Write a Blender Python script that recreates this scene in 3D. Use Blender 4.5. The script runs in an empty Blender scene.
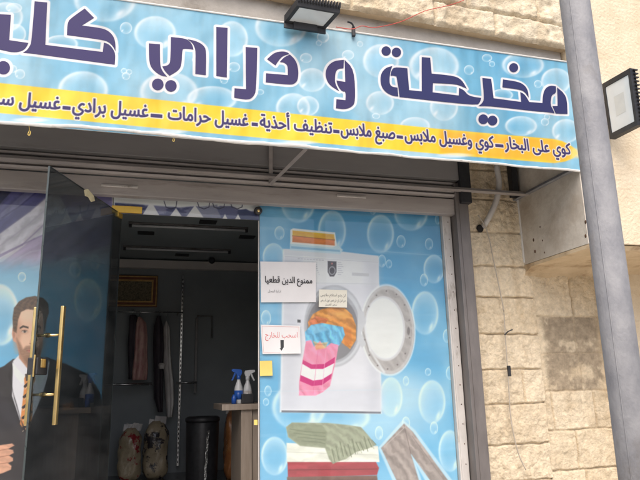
import bpy, bmesh, math, random
import numpy as np
from mathutils import Vector, Matrix
R = math.radians
random.seed(4); rng = np.random.default_rng(4)
S = bpy.context.scene
C = S.collection

# ------------------------------------------------------------------ camera
EYE = np.array([0.0, -4.3, 1.6])
F, CX, CY = 616.0, 320.0, 240.0
_up = np.array([-62.0, 2560.0, F]); _up /= np.linalg.norm(_up)
_rt = np.array([2210.0, -95.0, F]); _rt -= _up * (_rt @ _up); _rt /= np.linalg.norm(_rt)
_fw = np.cross(_rt, _up)
if _fw[2] < 0: _fw = -_fw
ROT = np.array([_rt, _fw, _up])           # camera (right, up, forward) -> world
cam = bpy.data.cameras.new('camera'); cam.sensor_width = 36; cam.lens = 36 * F / 640; cam.clip_start = .05; cam.clip_end = 2000
co = bpy.data.objects.new('camera', cam); C.objects.link(co)
a, b, c = ROT @ [1, 0, 0], ROT @ [0, 1, 0], -(ROT @ [0, 0, 1])
co.matrix_world = Matrix(((a[0], b[0], c[0], EYE[0]), (a[1], b[1], c[1], EYE[1]), (a[2], b[2], c[2], EYE[2]), (0, 0, 0, 1)))
S.camera = co

def ray(x, y): return ROT @ np.array([x - CX, -(y - CY), F])
def at(x, y, Y):                           # the point of the plane y = Y that the measured photo point lies on
    r = ray(x, y); return Vector(EYE + r / r[1] * (Y - EYE[1]))
def atX(x, y, X):
    r = ray(x, y); return Vector(EYE + r / r[0] * (X - EYE[0]))
def atZ(x, y, Z):
    r = ray(x, y); return Vector(EYE + r / r[2] * (Z - EYE[2]))
def proj(P):
    v = (np.asarray(P, float) - EYE) @ ROT
    return CX + F * v[..., 0] / v[..., 2], CY - F * v[..., 1] / v[..., 2]

# ------------------------------------------------------------------ light
SUN_EL, SUN_AZ = R(55), R(200)             # azimuth measured from +Y clockwise
w = bpy.data.worlds.new('World'); S.world = w; w.use_nodes = True
nt = w.node_tree; sky = nt.nodes.new('ShaderNodeTexSky'); sky.sky_type = 'NISHITA'; sky.sun_disc = False
sky.sun_elevation = SUN_EL; sky.sun_rotation = SUN_AZ; sky.air_density = .8; sky.dust_density = 5; sky.ozone_density = .6
nt.links.new(sky.outputs[0], nt.nodes['Background'].inputs[0]); nt.nodes['Background'].inputs[1].default_value = .15
sl = bpy.data.lights.new('sun', 'SUN'); sl.energy = 1.4; sl.angle = R(60); sl.color = (1, .95, .87)
so = bpy.data.objects.new('sun', sl); C.objects.link(so); so.location = (-3, -8, 12)
sd = Vector((math.sin(SUN_AZ) * math.cos(SUN_EL), math.cos(SUN_AZ) * math.cos(SUN_EL), math.sin(SUN_EL)))
so.rotation_euler = sd.to_track_quat('Z', 'Y').to_euler()
S.view_settings.view_transform = 'Standard'; S.view_settings.look = 'None'; S.view_settings.gamma = 1
S.view_settings.exposure = .68
try: S.view_settings.use_curve_mapping = False
except Exception: pass
S.cycles.max_bounces = 8; S.cycles.transparent_max_bounces = 16; S.cycles.caustics_reflective = False; S.cycles.caustics_refractive = False

# ------------------------------------------------------------------ materials
def lin(c):
    c = np.asarray(c, float); c = c / 255 if c.max() > 1.5 else c
    return np.where(c <= .04045, c / 12.92, ((c + .055) / 1.055) ** 2.4)
def base(name, col=(.5, .5, .5), rough=.6, metal=0, spec=.5):
    m = bpy.data.materials.new(name); m.use_nodes = True
    p = m.node_tree.nodes['Principled BSDF']
    p.inputs['Base Color'].default_value = (*col, 1); p.inputs['Roughness'].default_value = rough
    p.inputs['Metallic'].default_value = metal; p.inputs['Specular IOR Level'].default_value = spec
    return m, m.node_tree, p
def noisy(name, c1, c2, rough=.6, scale=8, metal=0, bump=0, bscale=40, spec=.5, detail=6, stretch=(1, 1, 1), c3=None, s3=1.5, t3=(.55, .7), rvar=.12):
    """two noise-mixed colours, an optional third stain colour, roughness variation, bump"""
    m, t, p = base(name, c1, rough, metal, spec); N = t.nodes; L = t.links
    tc = N.new('ShaderNodeTexCoord'); mp = N.new('ShaderNodeMapping'); mp.inputs['Scale'].default_value = stretch
    L.new(tc.outputs['Object'], mp.inputs[0])
    n = N.new('ShaderNodeTexNoise'); n.inputs['Scale'].default_value = scale; n.inputs['Detail'].default_value = detail; n.inputs['Roughness'].default_value = .62
    L.new(mp.outputs[0], n.inputs['Vector'])
    r = N.new('ShaderNodeValToRGB'); r.color_ramp.elements[0].position = .32; r.color_ramp.elements[1].position = .68
    r.color_ramp.elements[0].color = (*c1, 1); r.color_ramp.elements[1].color = (*c2, 1)
    L.new(n.outputs[0], r.inputs[0]); out = r.outputs[0]
    if c3:
        n3 = N.new('ShaderNodeTexNoise'); n3.inputs['Scale'].default_value = s3; n3.inputs['Detail'].default_value = 7; n3.inputs['Roughness'].default_value = .65
        L.new(mp.outputs[0], n3.inputs['Vector'])
        mr = N.new('ShaderNodeMapRange'); mr.inputs[1].default_value = t3[0]; mr.inputs[2].default_value = t3[1]
        L.new(n3.outputs[0], mr.inputs[0])
        mx = N.new('ShaderNodeMixRGB'); mx.inputs[2].default_value = (*c3, 1)
        L.new(mr.outputs[0], mx.inputs[0]); L.new(out, mx.inputs[1]); out = mx.outputs[0]
    L.new(out, p.inputs['Base Color'])
    mr = N.new('ShaderNodeMapRange'); mr.inputs[3].default_value = max(.02, rough - rvar); mr.inputs[4].default_value = min(1, rough + rvar)
    L.new(n.outputs[0], mr.inputs[0]); L.new(mr.outputs[0], p.inputs['Roughness'])
    if bump:
        bn = N.new('ShaderNodeTexNoise'); bn.inputs['Scale'].default_value = bscale; bn.inputs['Detail'].default_value = 6
        L.new(mp.outputs[0], bn.inputs['Vector'])
        bb = N.new('ShaderNodeBump'); bb.inputs['Strength'].default_value = bump; bb.inputs['Distance'].default_value = .01
        L.new(bn.outputs[0], bb.inputs['Height']); L.new(bb.outputs[0], p.inputs['Normal'])
    return m
def glass(name, tint, ior=1.5, rough=.0, dust=.02, dcol=(.5, .5, .48)):
    m = bpy.data.materials.new(name); m.use_nodes = True; t = m.node_tree; N = t.nodes; L = t.links
    N.remove(N['Principled BSDF']); o = N['Material Output']
    tr = N.new('ShaderNodeBsdfTransparent'); tr.inputs[0].default_value = (*tint, 1)
    gl = N.new('ShaderNodeBsdfGlossy'); gl.inputs['Roughness'].default_value = rough
    fr = N.new('ShaderNodeFresnel'); fr.inputs[0].default_value = ior
    ge = N.new('ShaderNodeNewGeometry'); mu = N.new('ShaderNodeMath'); mu.operation = 'MULTIPLY_ADD'; mu.inputs[1].default_value = -1; mu.inputs[2].default_value = 1
    L.new(ge.outputs['Backfacing'], mu.inputs[0]); m2 = N.new('ShaderNodeMath'); m2.operation = 'MULTIPLY'   # only the outer side of each face mirrors (no total reflection inside the pane)
    L.new(fr.outputs[0], m2.inputs[0]); L.new(mu.outputs[0], m2.inputs[1])
    mx = N.new('ShaderNodeMixShader'); L.new(m2.outputs[0], mx.inputs[0]); L.new(tr.outputs[0], mx.inputs[1]); L.new(gl.outputs[0], mx.inputs[2])
    df = N.new('ShaderNodeBsdfDiffuse'); df.inputs[0].default_value = (*dcol, 1)      # dust and wiping marks lying on the pane
    tc = N.new('ShaderNodeTexCoord'); mp = N.new('ShaderNodeMapping'); mp.inputs['Rotation'].default_value = (.3, .6, .2); mp.inputs['Scale'].default_value = (1, 1, 2.6)
    n1_ = N.new('ShaderNodeTexNoise'); n1_.inputs['Scale'].default_value = 2.2; n1_.inputs['Detail'].default_value = 9; n1_.inputs['Roughness'].default_value = .68
    L.new(tc.outputs['Object'], mp.inputs[0]); L.new(mp.outputs[0], n1_.inputs['Vector'])
    mr = N.new('ShaderNodeMapRange'); mr.inputs[1].default_value = .38; mr.inputs[2].default_value = .72; mr.inputs[3].default_value = dust * .35; mr.inputs[4].default_value = dust * 2.2
    L.new(n1_.outputs[0], mr.inputs[0]); m3 = N.new('ShaderNodeMixShader'); L.new(mr.outputs[0], m3.inputs[0]); L.new(mx.outputs[0], m3.inputs[1]); L.new(df.outputs[0], m3.inputs[2])
    L.new(m3.outputs[0], o.inputs[0]); return m
def printed(name, rough=.45, ripple=0):
    m, t, p = base(name, rough=rough, spec=.35)
    if ripple:
        tc = t.nodes.new('ShaderNodeTexCoord'); mp = t.nodes.new('ShaderNodeMapping'); mp.inputs['Scale'].default_value = (1.6, 1, .7); n_ = t.nodes.new('ShaderNodeTexNoise'); n_.inputs['Scale'].default_value = 2.6; n_.inputs['Detail'].default_value = 2
        bb = t.nodes.new('ShaderNodeBump'); bb.inputs['Strength'].default_value = ripple; bb.inputs['Distance'].default_value = .06
        t.links.new(tc.outputs['Object'], mp.inputs[0]); t.links.new(mp.outputs[0], n_.inputs['Vector']); t.links.new(n_.outputs[0], bb.inputs['Height']); t.links.new(bb.outputs[0], p.inputs['Normal'])
    at_ = t.nodes.new('ShaderNodeAttribute'); at_.attribute_name = 'print'
    t.links.new(at_.outputs['Color'], p.inputs['Base Color']); return m
def stone(name, rough=.9):
    m, t, p = base(name, rough=rough, spec=.2); N = t.nodes; L = t.links
    a_ = N.new('ShaderNodeAttribute'); a_.attribute_name = 'print'
    tc = N.new('ShaderNodeTexCoord')
    n = N.new('ShaderNodeTexNoise'); n.inputs['Scale'].default_value = 26; n.inputs['Detail'].default_value = 12; n.inputs['Roughness'].default_value = .7
    L.new(tc.outputs['Object'], n.inputs['Vector'])
    mr = N.new('ShaderNodeMapRange'); mr.inputs[1].default_value = .3; mr.inputs[2].default_value = .7; mr.inputs[3].default_value = .72; mr.inputs[4].default_value = 1.14
    L.new(n.outputs[0], mr.inputs[0])
    mx = N.new('ShaderNodeMixRGB'); mx.blend_type = 'MULTIPLY'; mx.inputs[0].default_value = 1
    L.new(a_.outputs['Color'], mx.inputs[1]); L.new(mr.outputs[0], mx.inputs[2]); L.new(mx.outputs[0], p.inputs['Base Color'])
    n2 = N.new('ShaderNodeTexNoise'); n2.inputs['Scale'].default_value = 75; n2.inputs['Detail'].default_value = 5
    L.new(tc.outputs['Object'], n2.inputs['Vector'])
    bb = N.new('ShaderNodeBump'); bb.inputs['Strength'].default_value = .8; bb.inputs['Distance'].default_value = .010
    L.new(n2.outputs[0], bb.inputs['Height']); L.new(bb.outputs[0], p.inputs['Normal']); return m

M = dict(
    asphalt=noisy('asphalt', (.045, .045, .047), (.07, .068, .066), .9, 6, bump=.4, bscale=120),
    paving=noisy('paving', (.40, .38, .345), (.50, .475, .44), .85, 3, bump=.3, bscale=60, c3=(.32, .30, .28)),
    concrete=noisy('concrete', (.40, .37, .33), (.52, .49, .45), .9, 5, bump=.4, bscale=50, c3=(.28, .25, .21), s3=2.5),
    cream=noisy('cream_plaster', (.66, .55, .395), (.76, .66, .50), .95, 7, bump=.9, bscale=45, spec=.15, c3=(.58, .46, .31), s3=1.8, t3=(.5, .78)),
    ledge=noisy('ledge_stone', (.52, .40, .25), (.64, .51, .34), .9, 6, bump=.5, bscale=40, c3=(.34, .23, .13), s3=4, t3=(.52, .68)),
    plaster=noisy('grey_plaster', (.50, .455, .385), (.60, .555, .48), .9, 9, bump=.35, bscale=35, c3=(.40, .34, .27), s3=3, t3=(.5, .72)),
    rust=noisy('rust', (.05, .03, .02), (.14, .07, .035), .9, 60),
    stone=stone('stone'),
    steel=noisy('dull_steel', (.13, .125, .125), (.20, .19, .185), .5, 12, .5, bump=.1, bscale=90, c3=(.10, .075, .055), s3=5, t3=(.58, .72)),
    shutter=noisy('shutter_steel', (.32, .292, .276), (.405, .372, .355), .45, 4, .05, bump=.05, bscale=30, stretch=(.4, 1, 3), c3=(.23, .2, .18), s3=5, t3=(.55, .75)),
    boxsteel=noisy('shutter_box_steel', (.26, .25, .25), (.32, .31, .305), .5, 3, .3, stretch=(.4, 1, 2), c3=(.2, .18, .17), s3=4, t3=(.55, .75)),
    guide=noisy('guide_steel', (.15, .135, .13), (.22, .20, .19), .45, 9, .3, stretch=(1, 1, .3), c3=(.22, .2, .19), s3=18, t3=(.62, .7)),
    alu=noisy('painted_aluminium', (.52, .49, .46), (.66, .63, .60), .5, 10, .1, stretch=(1, 1, .4), c3=(.30, .26, .22), s3=14, t3=(.58, .72)),
    pole=noisy('galvanised_pole', (.215, .22, .24), (.32, .322, .335), .62, 13, .1, bump=.2, bscale=90, stretch=(1, 1, .75), c3=(.17, .155, .145), s3=4, t3=(.54, .72)),
    black=noisy('black_metal', (.014, .015, .018), (.03, .031, .035), .5, 20),
    dark=noisy('dark_plastic', (.02, .02, .022), (.04, .04, .044), .45, 20),
    lens=noisy('floodlight_glass', (.60, .64, .655), (.68, .72, .73), .08, 5, spec=.6, rvar=.03),
    led=noisy('led_plate', (.52, .55, .55), (.60, .62, .60), .2, 8, spec=.6),
    brass=noisy('polished_brass', (.72, .52, .22), (.82, .63, .30), .24, 14, .95, rvar=.08),
    goldpaint=noisy('gold_fitting', (.60, .37, .055), (.72, .46, .085), .38, 14, .55),
    glasspane=glass('window_glass', (.97, .985, .98)),
    doorglass=glass('tinted_door_glass', (.365, .41, .43), 1.42, dust=.034),
    glassedge=noisy('glass_edge', (.035, .045, .046), (.06, .075, .075), .3, 20),
    poster=printed('printed_vinyl', .4, .25), banner=printed('printed_banner', .5, 1.2),
    purple=noisy('purple_print', (.030, .022, .098), (.036, .028, .112), .65, 3, spec=.35),
    navy=noisy('navy_print', (.016, .020, .094), (.020, .025, .108), .65, 3, spec=.35),
    white=noisy('white_print', (.74, .74, .74), (.80, .80, .79), .5, 3, spec=.35),
    trim=noisy('banner_edge', (.66, .65, .62), (.76, .75, .72), .6, 8, c3=(.45, .42, .38), s3=9, t3=(.6, .75)),
    paper=noisy('paper', (.73, .72, .72), (.79, .78, .78), .7, 4, spec=.2),
    cream_paper=noisy('cream_paper', (.74, .72, .62), (.79, .77, .67), .7, 4, spec=.2),
    sticky=noisy('yellow_paper', (.78, .56, .16), (.84, .63, .2), .7, 9, spec=.2),
    remnant=noisy('old_sticker', (.60, .52, .28), (.75, .68, .45), .7, 60),
    ink=noisy('black_ink', (.03, .03, .034), (.045, .045, .05), .7, 30),
    redink=noisy('red_ink', (.62, .12, .12), (.68, .2, .2), .7, 30),
    greyink=noisy('grey_ink', (.10, .10, .10), (.14, .14, .14), .7, 30),
    red=noisy('red_cable', (.5, .06, .05), (.6, .1, .07), .5, 30),
    greycable=noisy('grey_cable', (.40, .35, .28), (.48, .42, .35), .6, 30),
    conduit=noisy('conduit', (.44, .42, .40), (.54, .52, .49), .5, 12),
    inwall=noisy('interior_wall', (.25, .275, .29), (.30, .325, .34), .7, 3),
    inceil=noisy('interior_ceiling', (.30, .345, .36), (.36, .41, .425), .6, 3),
    infloor=noisy('interior_floor', (.085, .085, .09), (.12, .12, .125), .12, 2, rvar=.05),
    beam=noisy('beam_paint', (.66, .62, .58), (.74, .70, .66), .7, 4),
    chrome=noisy('chrome_rail', (.4, .4, .4), (.5, .5, .5), .25, 20, .9),
    wood=noisy('pale_wood', (.30, .24, .19), (.40, .33, .27), .5, 6, stretch=(6, 6, .5)),
    gilt=noisy('gilt_frame', (.46, .27, .09), (.62, .39, .14), .4, 30, .5, bump=.5, bscale=90),
    redwood=noisy('red_wood_frame', (.16, .045, .02), (.24, .075, .03), .4, 15),
    weave=noisy('tapestry', (.09, .075, .045), (.30, .25, .16), .8, 60, detail=3),
    pinkcloth=noisy('pink_cloth', (.42, .17, .17), (.66, .44, .38), .5, 14, bump=.4, bscale=30, stretch=(2.5, 2.5, .6)),
    darkcloth=noisy('dark_cloth', (.02, .018, .024), (.06, .045, .055), .7, 10, bump=.3, bscale=30, stretch=(2, 2, .5)),
    plasticbag=noisy('garment_bag', (.46, .43, .41), (.66, .63, .61), .25, 9, bump=.6, bscale=22, stretch=(2, 2, .5)),
    blanket=noisy('blanket_in_plastic', (.34, .27, .17), (.48, .39, .26), .16, 9, bump=.9, bscale=18, c3=(.30, .03, .035), s3=5.5, t3=(.56, .60)),
    blanket2=noisy('dark_flower_blanket', (.32, .26, .17), (.46, .37, .25), .16, 9, bump=.9, bscale=18, c3=(.035, .03, .035), s3=6, t3=(.53, .57)),
    orangeblanket=noisy('orange_blanket', (.34, .13, .05), (.5, .22, .08), .25, 8, bump=.5, bscale=18, c3=(.12, .06, .04), s3=6),
    bluebottle=noisy('blue_plastic', (.02, .09, .42), (.03, .13, .5), .3, 12),
    whiteplastic=noisy('white_plastic', (.66, .68, .70), (.74, .75, .76), .3, 12),
    foil=noisy('silver_tape', (.5, .5, .48), (.75, .75, .72), .2, 40, .8, bump=.8, bscale=50),
    hole=noisy('dark_hole', (.012, .01, .009), (.02, .017, .015), .9, 20),
)
# ------------------------------------------------------------------ object helpers
def link(name, me, m, parent=None):
    o = bpy.data.objects.new(name, me); C.objects.link(o)
    if m is not None:
        for q in (m if isinstance(m, (list, tuple)) else [m]): me.materials.append(M[q] if isinstance(q, str) else q)
    if parent is not None: o.parent = parent; o.matrix_parent_inverse = Matrix.Translation(-parent.location) @ Matrix()
    return o
def obj(name, bm, m, parent=None, smooth=False):
    me = bpy.data.meshes.new(name); bm.normal_update(); bm.to_mesh(me); bm.free()
    if smooth: me.polygons.foreach_set('use_smooth', [True] * len(me.polygons))
    return link(name, me, m, parent)
def tag(o, label, cat, group=None, kind=None):
    o['label'] = label; o['category'] = cat
    if group: o['group'] = group
    if kind: o['kind'] = kind
    return o
def thing(name, label, cat, loc, group=None):
    o = bpy.data.objects.new(name, None); C.objects.link(o); o.location = loc; o.empty_display_size = .1
    return tag(o, label, cat, group)
def struct(name, bm, m):
    o = obj(name, bm, m); o['kind'] = 'structure'; return o
def box(bm, lo, hi, bev=0, mi=0):
    lo, hi = Vector(lo), Vector(hi)
    g = bmesh.ops.create_cube(bm, size=1, matrix=Matrix.Translation((lo + hi) / 2) @ Matrix.Diagonal((*(hi - lo), 1)))
    vs = g['verts']; fs = list({f for v in vs for f in v.link_faces})
    for f in fs: f.material_index = mi
    if bev:
        es = list({e for v in vs for e in v.link_edges})
        bmesh.ops.bevel(bm, geom=es, offset=bev, segments=2, affect='EDGES', profile=.6)
    return vs
def bx(lo, hi, bev=0): bm = bmesh.new(); box(bm, lo, hi, bev); return bm
def tube(bm, pts, r, n=12, closed=True):
    pts = [Vector(p) for p in pts]; rs = r if isinstance(r, (list, tuple)) else [r] * len(pts); rings = []
    for i, p in enumerate(pts):
        d = (pts[min(i + 1, len(pts) - 1)] - pts[max(i - 1, 0)]).normalized()
        q = d.to_track_quat('Z', 'Y')
        if i and abs(d.dot(dprev)) > .2:
            pass
        dprev = d
        rings.append([bm.verts.new(p + q @ Vector((math.cos(2 * math.pi * k / n) * rs[i], math.sin(2 * math.pi * k / n) * rs[i], 0))) for k in range(n)])
    for a_, b_ in zip(rings, rings[1:]):
        for k in range(n): bm.faces.new((a_[k], a_[(k + 1) % n], b_[(k + 1) % n], b_[k]))
    if closed: bm.faces.new(rings[0][::-1]); bm.faces.new(rings[-1])
    return bm
def smoothpath(pts, n=8):
    pts = [Vector(p) for p in pts]; P = [pts[0]] + pts + [pts[-1]]; out = []
    for i in range(1, len(P) - 2):
        for k in range(n):
            t = k / n; a_, b_, c_, d_ = P[i - 1:i + 3]
            out.append(.5 * ((2 * b_) + (c_ - a_) * t + (2 * a_ - 5 * b_ + 4 * c_ - d_) * t * t + (3 * b_ - a_ - 3 * c_ + d_) * t ** 3))
    return out + [pts[-1]]
def lathe(bm, prof, loc, n=18):
    rings = [[bm.verts.new((loc[0] + r * math.cos(2 * math.pi * k / n), loc[1] + r * math.sin(2 * math.pi * k / n), loc[2] + z)) for k in range(n)] for r, z in prof]
    for a_, b_ in zip(rings, rings[1:]):
        for k in range(n): bm.faces.new((a_[k], a_[(k + 1) % n], b_[(k + 1) % n], b_[k]))
    bm.faces.new(rings[0][::-1]); bm.faces.new(rings[-1]); return bm
def prism(bm, pts, off):
    """polygon pts extruded by vector off"""
    a_ = [bm.verts.new(p) for p in pts]; b_ = [bm.verts.new(Vector(p) + Vector(off)) for p in pts]
    bm.faces.new(a_); bm.faces.new(b_[::-1])
    for i in range(len(a_)):
        j = (i + 1) % len(a_); bm.faces.new((a_[j], a_[i], b_[i], b_[j]))
    bmesh.ops.recalc_face_normals(bm, faces=bm.faces[:]); return bm

# ------------------------------------------------------------------ noise
def vnoise(x, y, seed=0):
    xi = np.floor(x).astype(np.int64); yi = np.floor(y).astype(np.int64); fx = x - xi; fy = y - yi
    fx = fx * fx * (3 - 2 * fx); fy = fy * fy * (3 - 2 * fy)
    def h(a_, b_):
        n = (a_ * 374761393 + b_ * 668265263 + seed * 974634777) & 0xffffffff
        n = ((n ^ (n >> 13)) * 1274126177) & 0xffffffff
        return ((n ^ (n >> 16)) & 0xffff) / 65535.0
    return (h(xi, yi) * (1 - fx) + h(xi + 1, yi) * fx) * (1 - fy) + (h(xi, yi + 1) * (1 - fx) + h(xi + 1, yi + 1) * fx) * fy
def fbm(x, y, o=4, seed=0):
    s = 0; a_ = .5; t = 0
    for i in range(o): s = s + a_ * vnoise(x * 2 ** i, y * 2 ** i, seed + i); t += a_; a_ *= .55
    return s / t
def ss(a_, b_, x):
    t = np.clip((x - a_) / (b_ - a_), 0, 1); return t * t * (3 - 2 * t)

def grid_mesh(name, P, cols, m, parent, smooth=True):
    """P: (ny,nx,3) points, cols (ny,nx,3) linear colours"""
    ny, nx = P.shape[:2]; me = bpy.data.meshes.new(name)
    idx = np.arange(ny * nx).reshape(ny, nx)
    q = np.stack([idx[:-1, :-1], idx[:-1, 1:], idx[1:, 1:], idx[1:, :-1]], -1).reshape(-1, 4)
    me.vertices.add(ny * nx); me.vertices.foreach_set('co', P.reshape(-1).astype(np.float32))
    me.loops.add(q.size); me.loops.foreach_set('vertex_index', q.reshape(-1).astype(np.int32))
    me.polygons.add(len(q)); me.polygons.foreach_set('loop_start', np.arange(0, q.size, 4, dtype=np.int32)); me.polygons.foreach_set('loop_total', np.full(len(q), 4, np.int32))
    me.update(calc_edges=True)
    if smooth: me.polygons.foreach_set('use_smooth', np.ones(len(q), bool))
    at_ = me.color_attributes.new('print', 'FLOAT_COLOR', 'POINT')
    cc = np.ones((ny * nx, 4), np.float32); cc[:, :3] = cols.reshape(-1, 3); at_.data.foreach_set('color', cc.reshape(-1))
    return link(name, me, m, parent)

# ------------------------------------------------------------------ print artwork: flat colours evaluated at every point of a printed sheet
class Art:
    def __init__(s, O, U, V, w, h, step):
        s.nx = int(w / step) + 1; s.ny = int(h / step) + 1
        u = np.linspace(0, w, s.nx); v = np.linspace(0, h, s.ny); uu, vv = np.meshgrid(u, v)
        s.P = np.asarray(O)[None, None] + uu[..., None] * np.asarray(U) + vv[..., None] * np.asarray(V)
        s.x, s.y = proj(s.P); s.C = np.zeros(s.P.shape); s.C[:] = (.5, .5, .5)
    def put(s, al, col, sl=None):
        col = np.asarray(col, float); col = col / 255 if col.max() > 1.5 else col
        D = s.C if sl is None else s.C[sl]
        D += (col - D) * al[..., None]
    def sub(s, x0, y0, x1, y1):
        k = (s.x > x0) & (s.x < x1) & (s.y > y0) & (s.y < y1)
        r = np.where(k.any(1))[0]; c_ = np.where(k.any(0))[0]
        if len(r) == 0 or len(c_) == 0: return None
        return (slice(r[0], r[-1] + 1), slice(c_[0], c_[-1] + 1))
    def poly(s, pts, col, soft=.5, alpha=1, tex=None, grow=0):
        pts = np.asarray(pts, float); sl = s.sub(pts[:, 0].min() - 3 - grow, pts[:, 1].min() - 3 - grow, pts[:, 0].max() + 3 + grow, pts[:, 1].max() + 3 + grow)
        if sl is None: return
        x, y = s.x[sl], s.y[sl]; d = np.full(x.shape, 1e9); ins = np.zeros(x.shape, bool)
        for (ax, ay), (bx_, by) in zip(pts, np.roll(pts, -1, 0)):
            ex, ey = bx_ - ax, by - ay; t = np.clip(((x - ax) * ex + (y - ay) * ey) / (ex * ex + ey * ey + 1e-9), 0, 1)
            d = np.minimum(d, np.hypot(x - ax - t * ex, y - ay - t * ey))
            k = (ay > y) != (by > y); ins ^= k & (x < ex * (y - ay) / (ey if ey else 1e-9) + ax)
        sd_ = np.where(ins, -d, d) - grow
        al = (1 - ss(-soft, soft, sd_)) * alpha
        if tex is not None: col = s.texcol(col, tex, x, y)
        s.put(al, col, sl)
    def texcol(s, col, tex, x, y):
        col = np.asarray(col, float) / 255; sc, amp, ang = tex
        ca, sa = math.cos(ang), math.sin(ang)
        u_, v_ = x * ca + y * sa, -x * sa + y * ca; wq = 3 * (fbm(u_ * sc * .3 + 5, v_ * sc * .3, 3, 19) - .5); n = .6 * fbm(u_ * sc * .3 + wq, v_ * sc * .8 + wq, 5, 7) + .4 * (.5 + .5 * np.sin(v_ * sc * 1.7 + 2.2 * wq + u_ * sc * .25))
        return np.clip(col[None, None] * (1 + amp * (n[..., None] - .5) * 2), 0, 1)
    def ell(s, cx, cy, rx, ry, col, soft=.08, alpha=1, rot=0, tex=None, band=None):
        q = max(rx, ry) * 1.2 + 1; sl = s.sub(cx - q, cy - q, cx + q, cy + q)
        if sl is None: return
        x, y = s.x[sl] - cx, s.y[sl] - cy; ca, sa = math.cos(rot), math.sin(rot)
        r = np.hypot((x * ca + y * sa) / rx, (-x * sa + y * ca) / ry)
        al = (1 - ss(1 - soft, 1 + soft, r)) * alpha
        if band: al = al * ss(band - soft, band + soft, r)
        if tex is not None: col = s.texcol(col, tex, x + cx, y + cy)
        s.put(al, col, sl)
    def bubble(s, cx, cy, rx, ry, k=1.0, hl=(.55, .5)):
        q = max(rx, ry) * 1.15 + 1; sl = s.sub(cx - q, cy - q, cx + q, cy + q)
        if sl is None: return
        x, y = (s.x[sl] - cx) / rx, (s.y[sl] - cy) / ry; r = np.hypot(x, y)
        ins = 1 - ss(.93, 1.05, r); th = np.arctan2(y, x)
        rim = np.exp(-((r - .93) / .10) ** 2) * (.55 + .45 * np.sin(th * 2 + 1)) + .5 * ss(.35, 1, r) * ins
        up_ = np.clip(-y, 0, 1) * ins * .35
        s.put(np.clip((.10 * ins + .55 * rim + up_) * k, 0, .9), (232, 244, 250), sl)
        g = np.exp(-(((x - hl[0]) * .8 + (y - hl[1]) * .6) / .11) ** 2 - (((x - hl[0]) * -.6 + (y - hl[1]) * .8) / .22) ** 2)
        s.put(np.clip(g * .85 * k, 0, 1) * ins, (250, 253, 255), sl)
    def line(s, pts, wd, col, alpha=1, soft=.4):
        for (ax, ay), (bx_, by) in zip(pts, pts[1:]):
            sl = s.sub(min(ax, bx_) - wd - 2, min(ay, by) - wd - 2, max(ax, bx_) + wd + 2, max(ay, by) + wd + 2)
            if sl is None: continue
            x, y = s.x[sl], s.y[sl]; ex, ey = bx_ - ax, by - ay
            t = np.clip(((x - ax) * ex + (y - ay) * ey) / (ex * ex + ey * ey + 1e-9), 0, 1)
            d = np.hypot(x - ax - t * ex, y - ay - t * ey); s.put((1 - ss(wd / 2 - soft, wd / 2 + soft, d)) * alpha, col, sl)
    def halo(s, segs, r, soft, col, alpha=1):
        """a rounded border of width r (metres) round line segments given in the sheet's own x, z"""
        gx, gz = s.P[0, :, 0], s.P[:, 0, 2]; D = np.full((s.ny, s.nx), 9.0); st = gx[1] - gx[0]; q = r + soft + st
        for (ax, az), (bx_, bz) in segs:
            i0, i1 = np.searchsorted(gx, (min(ax, bx_) - q, max(ax, bx_) + q)); j0, j1 = np.searchsorted(gz, (min(az, bz) - q, max(az, bz) + q))
            if i0 >= i1 or j0 >= j1: continue
            x, z = gx[None, i0:i1], gz[j0:j1, None]; ex, ez = bx_ - ax, bz - az
            t = np.clip(((x - ax) * ex + (z - az) * ez) / (ex * ex + ez * ez + 1e-12), 0, 1)
            np.minimum(D[j0:j1, i0:i1], np.hypot(x - ax - t * ex, z - az - t * ez), out=D[j0:j1, i0:i1])
        s.put((1 - ss(r - soft, r + soft, D)) * alpha, col)
    def mesh(s, name, m, parent, gain=1.0):
        return grid_mesh(name, s.P, np.minimum(lin(np.clip(s.C, 0, 1)) * gain, .86), m, parent)

# ------------------------------------------------------------------ Arabic lettering (letter forms joined by hand, laid out in visual order)
_AR = {}
for ch, b0, n in (('ا', 0xFE8D, 2), ('أ', 0xFE83, 2), ('ب', 0xFE8F, 4), ('ة', 0xFE93, 2), ('ت', 0xFE95, 4), ('ج', 0xFE9D, 4), ('ح', 0xFEA1, 4), ('خ', 0xFEA5, 4), ('د', 0xFEA9, 2), ('ذ', 0xFEAB, 2), ('ر', 0xFEAD, 2), ('س', 0xFEB1, 4), ('ص', 0xFEB9, 4), ('ط', 0xFEC1, 4), ('ظ', 0xFEC5, 4), ('ع', 0xFEC9, 4), ('غ', 0xFECD, 4), ('ف', 0xFED1, 4), ('ق', 0xFED5, 4), ('ك', 0xFED9, 4), ('ل', 0xFEDD, 4), ('م', 0xFEE1, 4), ('ن', 0xFEE5, 4), ('ه', 0xFEE9, 4), ('و', 0xFEED, 2), ('ى', 0xFEEF, 2), ('ي', 0xFEF1, 4), ('\x01', 0xFEFB, 2)):
    _AR[ch] = (b0, n)
def shape(t):
    t = t.replace('لا', '\x01'); out = []
    for i, ch in enumerate(t):
        if ch not in _AR: out.append(ch); continue
        b0, n = _AR[ch]
        pj = i > 0 and t[i - 1] in _AR and _AR[t[i - 1]][1] == 4
        nj = n == 4 and i + 1 < len(t) and t[i + 1] in _AR
        out.append(chr(b0 + (3 if pj and nj else 2 if nj else 1 if pj else 0)))
    return ''.join(reversed(out))
from mathutils.geometry import delaunay_2d_cdt
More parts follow.
